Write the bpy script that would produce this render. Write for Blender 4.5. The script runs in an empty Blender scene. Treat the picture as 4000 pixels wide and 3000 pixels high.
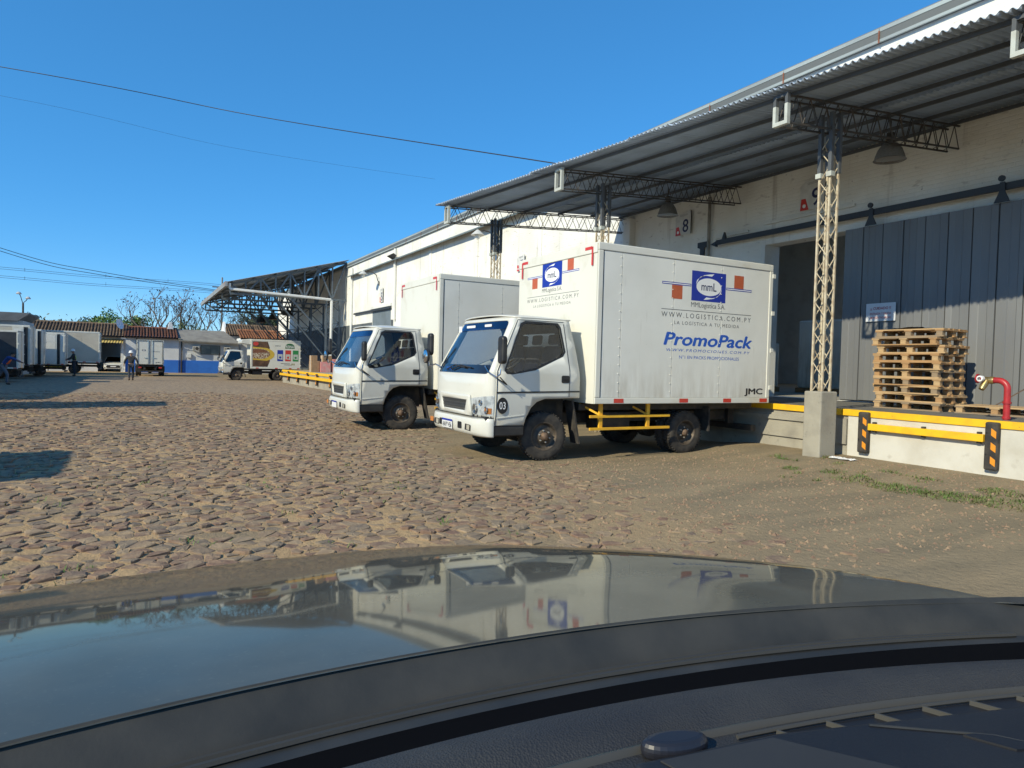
import bpy, bmesh, math, random
from mathutils import Vector, Matrix, noise
random.seed(7)
R = math.radians
S = bpy.context.scene
COL = S.collection

# ------------------------------------------------------------------ camera
cd = bpy.data.cameras.new('camera'); cam = bpy.data.objects.new('camera', cd); COL.objects.link(cam)
cd.sensor_width = 36.0; cd.lens = 23.76; cd.clip_start = 0.02; cd.clip_end = 2000
_r = Vector((0.8765, -0.4807, 0.0262)); _f = Vector((0.4813, 0.8761, -0.0291))
_f.normalize(); _r = (_r - _r.dot(_f) * _f).normalized(); _u = _r.cross(_f)
cam.matrix_world = Matrix(((_r.x, _u.x, -_f.x, 0.0), (_r.y, _u.y, -_f.y, 0.0), (_r.z, _u.z, -_f.z, 1.53), (0, 0, 0, 1)))
S.camera = cam
# ------------------------------------------------------------------ sky, sun, exposure
SUN = Vector((1.0, 0.32, -0.667)).normalized()          # the way the light travels
w = bpy.data.worlds.new('World'); S.world = w; w.use_nodes = True
nt = w.node_tree; bg = nt.nodes['Background']
sky = nt.nodes.new('ShaderNodeTexSky'); sky.sky_type = 'NISHITA'; sky.sun_disc = False
sky.sun_elevation = math.asin(-SUN.z); sky.sun_rotation = math.atan2(-SUN.x, -SUN.y)
sky.altitude = 6500; sky.air_density = 1.7; sky.dust_density = 0.0; sky.ozone_density = 10.0
bg.inputs['Strength'].default_value = 0.15
hs = nt.nodes.new('ShaderNodeHueSaturation'); hs.inputs['Hue'].default_value = 0.503; hs.inputs['Saturation'].default_value = 1.33; hs.inputs['Value'].default_value = 1.24
gm_ = nt.nodes.new('ShaderNodeGamma'); gm_.inputs[1].default_value = .6; nt.links.new(sky.outputs[0], gm_.inputs[0]); nt.links.new(gm_.outputs[0], hs.inputs['Color']); nt.links.new(hs.outputs[0], bg.inputs[0])
sd = bpy.data.lights.new('sun', 'SUN'); sd.energy = 2.6; sd.angle = R(0.55); sd.color = (1.0, 0.89, 0.70)
sun = bpy.data.objects.new('sun', sd); COL.objects.link(sun); sun.rotation_euler = SUN.to_track_quat('-Z', 'Y').to_euler(); sun.location = (-20, -5, 20)
S.view_settings.view_transform = 'Standard'; S.view_settings.look = 'None'; S.view_settings.gamma = 1.0
S.view_settings.use_curve_mapping = False; S.view_settings.exposure = 1.02
S.render.engine = 'CYCLES'
S.cycles.max_bounces = 8; S.cycles.transparent_max_bounces = 16; S.cycles.glossy_bounces = 4
S.cycles.caustics_reflective = False; S.cycles.caustics_refractive = False
S.cycles.use_denoising = True

# ------------------------------------------------------------------ helpers
def tag(o, label=None, cat=None, group=None, kind=None):
    if label: o['label'] = label
    if cat: o['category'] = cat
    if group: o['group'] = group
    if kind: o['kind'] = kind
    return o
def link(o, parent=None):
    COL.objects.link(o)
    if parent is not None: o.parent = parent
    return o
def thing(name, label, cat, loc=(0, 0, 0), rz=0.0, group=None, kind=None):
    o = link(bpy.data.objects.new(name, None)); o.location = loc; o.rotation_euler = (0, 0, rz)
    o.empty_display_size = 0.2
    return tag(o, label, cat, group, kind)
def put(name, me, parent=None, loc=None, rot=None):
    o = link(bpy.data.objects.new(name, me), parent)
    if loc is not None: o.location = loc
    if rot is not None: o.rotation_euler = rot
    return o
def copy_tree(o, parent=None, **props):
    c = o.copy(); COL.objects.link(c); c.parent = parent
    for k, v in props.items(): c[k] = v
    for ch in list(o.children): copy_tree(ch, c)
    return c
def V(*a): return Vector(a)
def lerp(a, b, t): return a + (b - a) * t
def clamp(x, a=0.0, b=1.0): return max(a, min(b, x))
def sstep(a, b, x):
    t = clamp((x - a) / (b - a)); return t * t * (3 - 2 * t)
def table(pts, x):
    if x <= pts[0][0]: return pts[0][1]
    for (a, va), (b, vb) in zip(pts, pts[1:]):
        if x <= b: return lerp(va, vb, (x - a) / (b - a))
    return pts[-1][1]

class MB:
    def __init__(s): s.v = []; s.f = []; s.m = []; s.mi = 0; s.T = None
    def add(s, vs, fs):
        n = len(s.v)
        if s.T is not None: vs = [s.T @ Vector(p) for p in vs]
        s.v += [tuple(p) for p in vs]; s.f += [[i + n for i in f] for f in fs]; s.m += [s.mi] * len(fs); return s
    def bx(s, x0, x1, y0, y1, z0, z1):
        return s.add([(x0,y0,z0),(x1,y0,z0),(x1,y1,z0),(x0,y1,z0),(x0,y0,z1),(x1,y0,z1),(x1,y1,z1),(x0,y1,z1)],
                     [[0,3,2,1],[4,5,6,7],[0,1,5,4],[1,2,6,5],[2,3,7,6],[3,0,4,7]])
    def prism(s, pts, axis, a0, a1):
        def P(p, a): return {'x': (a, p[0], p[1]), 'y': (p[0], a, p[1]), 'z': (p[0], p[1], a)}[axis]
        n = len(pts); vs = [P(p, a0) for p in pts] + [P(p, a1) for p in pts]
        fs = [list(range(n))[::-1], [n + i for i in range(n)]] + [[i, (i+1) % n, n + (i+1) % n, n + i] for i in range(n)]
        return s.add(vs, fs)
    def tube(s, pts, r, n=6, cap=True, up=None):
        pts = [Vector(p) for p in pts]; rs = r if isinstance(r, (list, tuple)) else [r] * len(pts)
        vs = []; fs = []; prev = None
        for i, p in enumerate(pts):
            d = (pts[min(i+1, len(pts)-1)] - pts[max(i-1, 0)])
            d = d.normalized() if d.length > 1e-9 else Vector((0, 0, 1))
            a = prev if prev is not None else (Vector((0, 0, 1)) if abs(d.z) < 0.9 else Vector((1, 0, 0)))
            a = (a - a.dot(d) * d).normalized(); prev = a; b = d.cross(a)
            for k in range(n):
                t = 2 * math.pi * (k + .5) / n; vs.append(p + (a * math.cos(t) + b * math.sin(t)) * rs[i])
        for i in range(len(pts) - 1):
            for k in range(n): fs.append([i*n+k, i*n+(k+1) % n, (i+1)*n+(k+1) % n, (i+1)*n+k])
        if cap: fs += [list(range(n))[::-1], [(len(pts)-1)*n + k for k in range(n)]]
        return s.add(vs, fs)
    def bar(s, a, b, wd, h=None): # square bar between two points
        a = Vector(a); b = Vector(b); h = h or wd; d = (b - a).normalized()
        u = Vector((0, 0, 1)) if abs(d.z) < .9 else Vector((1, 0, 0)); sd_ = d.cross(u).normalized(); u = sd_.cross(d)
        vs = []
        for p in (a, b):
            for i, j in ((-1,-1),(1,-1),(1,1),(-1,1)): vs.append(p + sd_ * i * wd / 2 + u * j * h / 2)
        return s.add(vs, [[0,3,2,1],[4,5,6,7],[0,1,5,4],[1,2,6,5],[2,3,7,6],[3,0,4,7]])
    def lathe(s, prof, n=24, c=(0, 0, 0), axis='z', close=False):
        vs = []; fs = []; c = Vector(c)
        for r, h in prof:
            for k in range(n):
                t = 2 * math.pi * k / n; a, b = r * math.cos(t), r * math.sin(t)
                vs.append(c + Vector({'z': (a, b, h), 'y': (a, h, b), 'x': (h, a, b)}[axis]))
        m = len(prof)
        for i in range(m - 1):
            for k in range(n): fs.append([i*n+k, i*n+(k+1) % n, (i+1)*n+(k+1) % n, (i+1)*n+k])
        if close: fs += [list(range(n))[::-1], [(m-1)*n+k for k in range(n)]]
        return s.add(vs, fs)
    def grid(s, fn, nu, nv):
        vs = [fn(i / nu, j / nv) for j in range(nv + 1) for i in range(nu + 1)]
        return s.add(vs, [[j*(nu+1)+i, j*(nu+1)+i+1, (j+1)*(nu+1)+i+1, (j+1)*(nu+1)+i] for j in range(nv) for i in range(nu)])
    def mesh(s, name, mat, smooth=False):
        me = bpy.data.meshes.new(name); me.from_pydata(s.v, [], s.f)
        for mm in (mat if isinstance(mat, (list, tuple)) else [mat]): me.materials.append(mm)
        if any(s.m): me.polygons.foreach_set('material_index', s.m)
        if smooth: me.polygons.foreach_set('use_smooth', [True] * len(s.f))
        me.validate(); me.update(); return me
    def build(s, name, mat, parent=None, loc=None, rot=None, bevel=0.0, smooth=False, solid=0.0, seg=2):
        o = put(name, s.mesh(name, mat, smooth), parent, loc, rot)
        if solid:
            m = o.modifiers.new('solid', 'SOLIDIFY'); m.thickness = solid; m.offset = 0
        if bevel:
            m = o.modifiers.new('bevel', 'BEVEL'); m.width = bevel; m.segments = seg; m.limit_method = 'ANGLE'; m.angle_limit = R(40)
        if smooth and bevel == 0:
            try: o.data.set_sharp_from_angle(angle=R(40))
            except Exception: pass
        return o

def panel(outer, holes=(), cutx=(), cuty=(), fn=None):
    """a flat outline with holes, cut along lines and bent by fn(u, v); returns an MB"""
    bm = bmesh.new(); es = []
    for loop in [outer] + list(holes):
        vs = [bm.verts.new((p[0], p[1], 0)) for p in loop]
        es += [bm.edges.new((vs[i], vs[(i+1) % len(vs)])) for i in range(len(vs))]
    bmesh.ops.triangle_fill(bm, use_beauty=True, use_dissolve=False, edges=es)
    for axis, cuts in ((0, cutx), (1, cuty)):
        for c in cuts:
            co = [0, 0, 0]; no = [0, 0, 0]; co[axis] = c; no[axis] = 1
            bmesh.ops.bisect_plane(bm, geom=bm.verts[:] + bm.edges[:] + bm.faces[:], plane_co=co, plane_no=no, dist=1e-5)
    bmesh.ops.recalc_face_normals(bm, faces=bm.faces[:])
    bm.verts.index_update(); mb = MB()
    mb.add([fn(v.co.x, v.co.y) if fn else tuple(v.co) for v in bm.verts], [[v.index for v in f.verts] for f in bm.faces])
    bm.free(); return mb
def frange(a, b, n): return [a + (b - a) * i / n for i in range(1, n)]
def rrect(x0, x1, y0, y1, r, n=4):
    out = []
    for cx, cy, a0 in ((x1-r, y0+r, -90), (x1-r, y1-r, 0), (x0+r, y1-r, 90), (x0+r, y0+r, 180)):
        for k in range(n + 1):
            a = R(a0 + 90 * k / n); out.append((cx + r*math.cos(a), cy + r*math.sin(a)))
    return out
def ellipse(cx, cy, rx, ry, n=28, a0=0, a1=360):
    return [(cx + rx*math.cos(R(a0 + (a1-a0)*k/n)), cy + ry*math.sin(R(a0 + (a1-a0)*k/n))) for k in range(n if a1-a0 == 360 else n+1)]

FACE = {'-y': lambda u, v, d: (u, -d, v), '-x': lambda u, v, d: (-d, -u, v), '+z': lambda u, v, d: (u, v, d), '+y': lambda u, v, d: (-u, d, v)}
def flat(name, pts, mat, parent, at, face='-y', d=0.0, thick=0.003, holes=()):
    """a flat print or plate: outline (u, v) round the point at, lying on a face that looks along face"""
    F = FACE[face]; at = Vector(at)
    mb = panel(pts, holes, fn=lambda u, v: tuple(at + Vector(F(u, v, d + thick))))
    return mb.build(name, mat, parent)
_tc = {}
def lettering(s, mat, parent, at, w, h=None, face='-y', d=0.0015, shear=0.0, bold=0.0, space=1.0, name='lettering', ctr=True):
    key = (s, shear, space)
    if key not in _tc:
        c = bpy.data.curves.new('t', 'FONT'); c.body = s; c.shear = shear; c.space_character = space; c.resolution_u = 3
        o = bpy.data.objects.new('t', c); COL.objects.link(o)
        dg = bpy.context.evaluated_depsgraph_get(); me = bpy.data.meshes.new_from_object(o.evaluated_get(dg))
        _tc[key] = ([tuple(v.co) for v in me.vertices], [list(p.vertices) for p in me.polygons])
        bpy.data.objects.remove(o); bpy.data.curves.remove(c); bpy.data.meshes.remove(me)
    vs, fs = _tc[key]
    if not vs: return None
    x0 = min(p[0] for p in vs); x1 = max(p[0] for p in vs); y0 = min(p[1] for p in vs); y1 = max(p[1] for p in vs)
    kx = w / (x1 - x0); ky = (h / (y1 - y0)) if h else kx
    F = FACE[face]; at = Vector(at)
    mb = MB()
    for k, (su, sv) in enumerate(((0, 0), (-1, 0), (1, 0), (0, .8), (0, -.8)) if bold else ((0, 0),)):
        mb.add([at + Vector(F((p[0]-(x0+x1)/2 + su*bold)*kx, (p[1]-(y0+y1)/2 + sv*bold)*ky, d + k*.00012)) for p in vs], fs)
    return mb.build(name, mat, parent)

# ------------------------------------------------------------------ materials
def nodes_of(name):
    m = bpy.data.materials.new(name); m.use_nodes = True; t = m.node_tree
    return m, t, t.nodes['Principled BSDF'], t.nodes['Material Output']
def _mix(t, f, a, b):
    n = t.nodes.new('ShaderNodeMix'); n.data_type = 'RGBA'
    for sock, val in ((n.inputs[0], f), (n.inputs[6], a), (n.inputs[7], b)):
        if hasattr(val, 'is_output'): t.links.new(val, sock)
        else: sock.default_value = val if isinstance(val, (int, float)) else (*val, 1)
    return n.outputs[2]
def _noise(t, co, scale, detail=4, lo=.4, hi=.6, rough=.55, dist=0.0, stretch=None):
    if stretch:
        mp = t.nodes.new('ShaderNodeMapping'); mp.inputs['Scale'].default_value = stretch; t.links.new(co, mp.inputs[0]); co = mp.outputs[0]
    n = t.nodes.new('ShaderNodeTexNoise'); n.inputs['Scale'].default_value = scale; n.inputs['Detail'].default_value = detail
    n.inputs['Roughness'].default_value = rough; n.inputs['Distortion'].default_value = dist; t.links.new(co, n.inputs['Vector'])
    r = t.nodes.new('ShaderNodeMapRange'); r.inputs[1].default_value = lo; r.inputs[2].default_value = hi; t.links.new(n.outputs[0], r.inputs[0])
    return r.outputs[0]
def _co(t, kind='Object'):
    if kind == 'World':
        return t.nodes.new('ShaderNodeNewGeometry').outputs['Position']
    return t.nodes.new('ShaderNodeTexCoord').outputs[kind]
def _math(t, op, a, b=None):
    n = t.nodes.new('ShaderNodeMath'); n.operation = op
    for i, val in enumerate((a, b)):
        if val is None: continue
        if hasattr(val, 'is_output'): t.links.new(val, n.inputs[i])
        else: n.inputs[i].default_value = val
    return n.outputs[0]
def _bump(t, bs, h, strength, dist=.01):
    b = t.nodes.new('ShaderNodeBump'); b.inputs['Strength'].default_value = strength; b.inputs['Distance'].default_value = dist
    t.links.new(h, b.inputs['Height']); t.links.new(b.outputs[0], bs.inputs['Normal'])
def M(name, col, rough=.55, metal=0.0, col2=None, scale=3.0, lo=.42, hi=.68, bump=0.0, bscale=60, co='Object', stretch=None, coat=0.0, spec=.5, col3=None, scale3=25.0, lo3=.6, hi3=.75):
    m, t, b, o = nodes_of(name)
    b.inputs['Base Color'].default_value = (*col, 1); b.inputs['Roughness'].default_value = rough; b.inputs['Metallic'].default_value = metal
    b.inputs['Specular IOR Level'].default_value = spec; b.inputs['Coat Weight'].default_value = coat
    c = _co(t, co); out = None
    if col2: out = _mix(t, _noise(t, c, scale, 5, lo, hi, stretch=stretch), col, col2)
    if col3: out = _mix(t, _noise(t, c, scale3, 6, lo3, hi3, stretch=stretch), out if out is not None else col, col3)
    if out is not None: t.links.new(out, b.inputs['Base Color'])
    if bump: _bump(t, b, _noise(t, c, bscale, 3, 0, 1), bump)
    return m
def glass(name, tint, gloss=(1, 1, 1), rough=.02, ior=1.5, base=0.0):
    m, t, b, o = nodes_of(name); t.nodes.remove(b)
    tr = t.nodes.new('ShaderNodeBsdfTransparent'); tr.inputs[0].default_value = (*tint, 1)
    gl = t.nodes.new('ShaderNodeBsdfGlossy'); gl.inputs[0].default_value = (*gloss, 1); gl.inputs['Roughness'].default_value = rough
    fr = t.nodes.new('ShaderNodeFresnel'); ge = t.nodes.new('ShaderNodeNewGeometry')
    # the pane is one thin sheet: the same reflection from either side
    t.links.new(_math(t, 'ADD', _math(t, 'MULTIPLY', ge.outputs['Backfacing'], 1.0/ior - ior), ior), fr.inputs[0])
    mx = t.nodes.new('ShaderNodeMixShader'); t.links.new(_math(t, 'ADD', fr.outputs[0], base), mx.inputs[0]); t.links.new(tr.outputs[0], mx.inputs[1]); t.links.new(gl.outputs[0], mx.inputs[2])
    t.links.new(mx.outputs[0], o.inputs[0]); return m
white = M('truck_white', (.66, .655, .60), .32, col2=(.59, .575, .50), scale=1.6, lo=.5, hi=.8, coat=.3, col3=(.50, .47, .40), scale3=7, lo3=.68, hi3=.9)
def panelmat():
    m, t, b, o = nodes_of('box_panel'); P = _co(t, 'Object'); b.inputs['Roughness'].default_value = .42
    c = _mix(t, _noise(t, P, 1.2, 5, .42, .75), (.78, .775, .72), (.71, .70, .64))
    sx = t.nodes.new('ShaderNodeSeparateXYZ'); t.links.new(P, sx.inputs[0])
    g = t.nodes.new('ShaderNodeMapRange'); g.inputs[1].default_value = 1.7; g.inputs[2].default_value = .95; t.links.new(sx.outputs[2], g.inputs[0])
    c = _mix(t, _math(t, 'MULTIPLY', g.outputs[0], _noise(t, P, 3.5, 6, .35, .8, stretch=(3, 3, .5))), c, (.47, .43, .35))   # road dust above the bottom rail
    c = _mix(t, _noise(t, P, 4, 6, .66, .85, stretch=(5, 5, .35)), c, (.52, .50, .43))
    c = _mix(t, _noise(t, P, 30, 3, .72, .8), c, (.45, .43, .38))
    t.links.new(c, b.inputs['Base Color']); _bump(t, b, _noise(t, P, 1.7, 2, 0, 1), .25, .03); return m
boxpanel = panelmat()
rail = M('box_rail', (.71, .70, .63), .4, col2=(.60, .57, .47), scale=2.5, lo=.55, hi=.8)
black = M('black_plastic', (.018, .018, .02), .5, col2=(.035, .034, .033), scale=6)
rubber = M('rubber', (.028, .026, .025), .85, col2=(.085, .072, .058), scale=7, lo=.4, hi=.75, bump=.3, bscale=80)
darkmetal = M('chassis_metal', (.03, .03, .03), .7, col2=(.075, .06, .045), scale=6)
rimmat = M('rim_steel', (.05, .045, .04), .6, .3, col2=(.16, .12, .085), scale=8, lo=.35, hi=.7)
hubmat = M('hub_rust', (.20, .13, .085), .7, .2, col2=(.09, .06, .045), scale=18)
chrome = M('chrome', (.75, .75, .75), .12, 1.0)
redrefl = M('red_reflector', (.62, .05, .035), .35, col2=(.5, .04, .03), scale=20)
yellow = M('yellow_paint', (.85, .50, .015), .5, col2=(.72, .40, .02), scale=5, col3=(.25, .17, .06), scale3=22, lo3=.68, hi3=.8)
yguard = M('yellow_guard', (.85, .47, .03), .5, col2=(.7, .36, .03), scale=6)
blueink = M('logo_blue', (.012, .035, .33), .4)
redink = M('logo_red', (.52, .12, .05), .45, col2=(.45, .10, .04), scale=12)
navy = M('ink_navy', (.015, .02, .09), .5)
promo = M('ink_promo_blue', (.012, .10, .50), .4)
greyink = M('ink_grey', (.10, .10, .10), .5)
blackink = M('ink_black', (.012, .012, .014), .5)
whiteink = M('ink_white', (.82, .82, .82), .45)
windscreen = glass('windscreen_glass', (.80, .84, .86), (1, 1, 1), .015, 1.5, .09)
sideglass = glass('side_glass', (.78, .80, .80), (1, 1, 1), .015, 1.5, .0)
darkglass = glass('dark_glass', (.05, .055, .06), (1, 1, 1), .03, 1.5, .03)
seatmat = M('seat_fabric', (.055, .055, .06), .9, col2=(.035, .035, .04), scale=12)
interior = M('cab_interior', (.09, .09, .09), .8)
# ------------------------------------------------------------------ ground
def gz(x, y):
    far = -0.25 * sstep(14, 46, y)
    bank = 0.11 * sstep(8.3, 10.4, x) * (1 - sstep(9.2, 10.5, y))
    return far + bank
def relief(x, y):
    return 0.022 * noise.noise((x * .55, y * .55, 3.1)) + 0.010 * noise.noise((x * 2.1, y * 2.1, 7.7))
def sandcover(x, y):
    n = noise.noise((x * .35, y * .35, 1.3)) * 1.1 + noise.noise((x * 1.3, y * 1.3, 5.3)) * .5
    return sstep(3.0, 6.6, x + n - .10 * max(0, y - 6)) * (1 - sstep(15, 26, y))
def lines(segs):
    out = []
    for a, b, st in segs:
        n = max(1, round((b - a) / st)); out += [a + (b - a) * i / n for i in range(n)]
    return out + [segs[-1][1]]
gx = lines([(-400, -60, 60), (-60, -12, 6), (-12, -5, .5), (-5, 14, .2), (14, 40, 6), (40, 400, 60)])
gy = lines([(-300, -30, 60), (-30, 2, 4), (2, 16, .2), (16, 30, .5), (30, 90, 2), (90, 600, 60)])
gm = MB()
gm.add([(x, y, gz(x, y) + (relief(x, y) if -6 < x < 14 and 1 < y < 60 else 0)) for y in gy for x in gx],
       [[j*len(gx)+i, j*len(gx)+i+1, (j+1)*len(gx)+i+1, (j+1)*len(gx)+i] for j in range(len(gy)-1) for i in range(len(gx)-1)])
def ground_mat():
    m, t, b, o = nodes_of('sandy_ground'); P = _co(t, 'World')
    sand = _mix(t, _noise(t, P, 1.6, 6, .35, .7), (.47, .32, .17), (.36, .245, .135))
    sand = _mix(t, _noise(t, P, .45, 5, .48, .68), sand, (.205, .17, .12))
    sand = _mix(t, _noise(t, P, 28, 4, .6, .78), sand, (.16, .125, .10))
    sx0 = t.nodes.new('ShaderNodeSeparateXYZ'); t.links.new(P, sx0.inputs[0])
    rx = t.nodes.new('ShaderNodeMapRange'); rx.inputs[1].default_value = 3.0; rx.inputs[2].default_value = 6.5; t.links.new(_math(t, 'ADD', sx0.outputs[0], _math(t, 'MULTIPLY', _noise(t, P, .5, 3, 0, 1), 1.5)), rx.inputs[0])
    dirt = _mix(t, _noise(t, P, 1.3, 6, .38, .68, stretch=(.35, 1.6, 1)), (.30, .235, .15), (.205, .17, .115))
    dirt = _mix(t, _noise(t, P, 24, 5, .58, .75), dirt, (.15, .12, .09))
    sand = _mix(t, rx.outputs[0], sand, dirt)
    # far paving, too small to build stone by stone
    vo = t.nodes.new('ShaderNodeTexVoronoi'); vo.feature = 'DISTANCE_TO_EDGE'; vo.inputs['Scale'].default_value = 3.6; t.links.new(P, vo.inputs['Vector'])
    vc = t.nodes.new('ShaderNodeTexVoronoi'); vc.inputs['Scale'].default_value = 3.6; t.links.new(P, vc.inputs['Vector'])
    r = t.nodes.new('ShaderNodeMapRange'); r.inputs[1].default_value = .05; r.inputs[2].default_value = .14; t.links.new(vo.outputs[0], r.inputs[0])
    stone = _mix(t, vc.outputs['Color'], (.19, .145, .11), (.28, .215, .155))
    pave = _mix(t, r.outputs[0], (.36, .27, .18), stone)
    sx = t.nodes.new('ShaderNodeSeparateXYZ'); t.links.new(P, sx.inputs[0])
    g = t.nodes.new('ShaderNodeMapRange'); g.inputs[1].default_value = 26; g.inputs[2].default_value = 36; t.links.new(sx.outputs[1], g.inputs[0])
    g2 = t.nodes.new('ShaderNodeMapRange'); g2.inputs[1].default_value = 61; g2.inputs[2].default_value = 64; g2.inputs[3].default_value = 1; g2.inputs[4].default_value = 0; t.links.new(sx.outputs[1], g2.inputs[0])
    t.links.new(_mix(t, _math(t, 'MULTIPLY', g.outputs[0], g2.outputs[0]), sand, pave), b.inputs['Base Color'])
    b.inputs['Roughness'].default_value = .95; b.inputs['Specular IOR Level'].default_value = .15
    _bump(t, b, _math(t, 'ADD', _noise(t, P, 14, 6, 0, 1), _math(t, 'MULTIPLY', _noise(t, P, 60, 3, 0, 1), .4)), .75, .03)
    return m
ground = gm.build('ground', ground_mat(), smooth=True); tag(ground, kind='structure', label='sandy yard ground between the cobbles')

def stone_mat():
    m, t, b, o = nodes_of('cobble_stone'); P = _co(t, 'World')
    a = t.nodes.new('ShaderNodeAttribute'); a.attribute_name = 'tone'
    rp = t.nodes.new('ShaderNodeValToRGB'); t.links.new(a.outputs['Fac'], rp.inputs[0]); e = rp.color_ramp.elements
    e[0].position = 0; e[0].color = (.215, .138, .095, 1); e[1].position = 1; e[1].color = (.285, .21, .14, 1)
    for p, c in ((.35, (.195, .122, .09, 1)), (.6, (.165, .135, .105, 1)), (.8, (.235, .165, .11, 1))):
        q = e.new(p); q.color = c
    c = _mix(t, _noise(t, P, 7, 5, .40, .80), rp.outputs[0], (.38, .28, .175))
    c = _mix(t, _noise(t, P, 40, 4, .62, .8), c, (.12, .10, .085))
    t.links.new(c, b.inputs['Base Color']); b.inputs['Roughness'].default_value = .9; b.inputs['Specular IOR Level'].default_value = .2
    _bump(t, b, _noise(t, P, 35, 5, 0, 1), .6, .012); return m
stonem = stone_mat()
def cells(x0, x1, y0, y1, s, inside):
    pts = {}; ny = int((y1 - y0) / (s * .87)) + 1; nx = int((x1 - x0) / s) + 1
    for j in range(ny):
        for i in range(nx):
            if random.random() < .2: continue
            pts[i, j] = (x0 + (i + .5 * (j % 2)) * s + random.uniform(-.46, .46) * s, y0 + j * s * .87 + random.uniform(-.44, .44) * s)
    for (i, j), p in pts.items():
        if not inside(*p): continue
        poly = [(p[0]-s, p[1]-s), (p[0]+s, p[1]-s), (p[0]+s, p[1]+s), (p[0]-s, p[1]+s)]
        for dj in (-2, -1, 0, 1, 2):
            for di in (-2, -1, 0, 1, 2):
                q = pts.get((i + di, j + dj))
                if q is None or q == p: continue
                mx, my, dx, dy = (p[0]+q[0])/2, (p[1]+q[1])/2, q[0]-p[0], q[1]-p[1]; new = []
                for k in range(len(poly)):
                    a, b = poly[k], poly[(k+1) % len(poly)]
                    da = (a[0]-mx)*dx + (a[1]-my)*dy; db = (b[0]-mx)*dx + (b[1]-my)*dy
                    if da <= 0: new.append(a)
                    if (da < 0 < db) or (db < 0 < da):
                        u = da / (da - db); new.append((a[0]+(b[0]-a[0])*u, a[1]+(b[1]-a[1])*u))
                poly = new
                if len(poly) < 3: break
        if len(poly) >= 3: yield poly
def stone_geo(poly, fine):
    n = len(poly); cx = sum(p[0] for p in poly) / n; cy = sum(p[1] for p in poly) / n
    rad = sum(math.hypot(p[0]-cx, p[1]-cy) for p in poly) / n
    if rad < .03: return None
    cov = sandcover(cx, cy); h = random.triangular(-.006, .027, .009) - cov * .028
    if h < .001: return None
    if random.random() < .05 + .95 * sstep(26, 37, cy): return None
    k = 1 - (random.uniform(.004, .024) + cov * .015) / rad
    pts = [(cx + (p[0]-cx)*k*random.uniform(.9, 1.05), cy + (p[1]-cy)*k*random.uniform(.9, 1.05)) for p in poly]
    if fine:
        new = []
        for i in range(n):
            a, b = pts[i], pts[(i+1) % n]; new += [(lerp(a[0], b[0], .1), lerp(a[1], b[1], .1)), (lerp(a[0], b[0], .88), lerp(a[1], b[1], .88))]
        pts = new
    n = len(pts); base = gz(cx, cy) + relief(cx, cy); tx, ty = random.uniform(-.09, .09), random.uniform(-.09, .09)
    vs = []; top = random.uniform(.82, .94)
    for sc, hz in ((1.06, None), (1.0, h * .72), (top, h)):
        for p in pts:
            x, y = cx + (p[0]-cx)*sc, cy + (p[1]-cy)*sc
            vs.append((x, y, base - .05 if hz is None else base + hz + (tx*(x-cx) + ty*(y-cy)) + random.uniform(-.004, .004)))
    vs.append((cx, cy, base + h + .004))
    fs = [[r*n+i, r*n+(i+1) % n, (r+1)*n+(i+1) % n, (r+1)*n+i] for r in (0, 1) for i in range(n)] + [[2*n+i, 2*n+(i+1) % n, 3*n] for i in range(n)]
    return vs, fs, cx, cy, rad
def in_view(x, y): return x > -.146 * y - 3.2 and x < 10.2 and not (x > 9.4 and y < 9.5)
stones = []
for poly in cells(-6, 10.3, 3.2, 15.5, .138, in_view):
    g = stone_geo(poly, True)
    if g: stones.append(g)
for poly in cells(-9, 12.5, 15.5, 36.5, .182, lambda x, y: x > -.146*y - 2.5 and x < min(12.3, 8.5 + y * .1)):
    g = stone_geo(poly, False)
    if g: stones.append(g)
def projected(x, y):
    d = Vector((x, y, -1.53)); z = d.dot(_f); return 2000 + 2640 * d.dot(_r) / z, 1500 - 2640 * d.dot(_u) / z, z
def rank(g):
    if g[3] < 2.5: return -1
    px, py, z = projected(g[2], g[3])
    top = 2330 - .11 * px if px < 1850 else 2130 + .105 * (px - 1850)
    return -1 if not (-30 < px < 4030 and py < top + 25) else g[4] ** 2 / z ** 3
stones.sort(key=rank, reverse=True)
def set_tone(me, vals):
    a = me.attributes.new('tone', 'FLOAT', 'FACE'); a.data.foreach_set('value', vals)
for g in stones[:300]:
    mb = MB(); mb.add(g[0], g[1]); me = mb.mesh('cobblestone', stonem); set_tone(me, [random.random()] * len(g[1])); put('cobblestone', me, ground)
mb = MB(); tones = []
for g in stones[300:]:
    mb.add(g[0], g[1]); tones += [random.random()] * len(g[1])
me = mb.mesh('cobble_bed', stonem); set_tone(me, tones); tag(put('cobble_bed', me, ground), kind='stuff')

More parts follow.
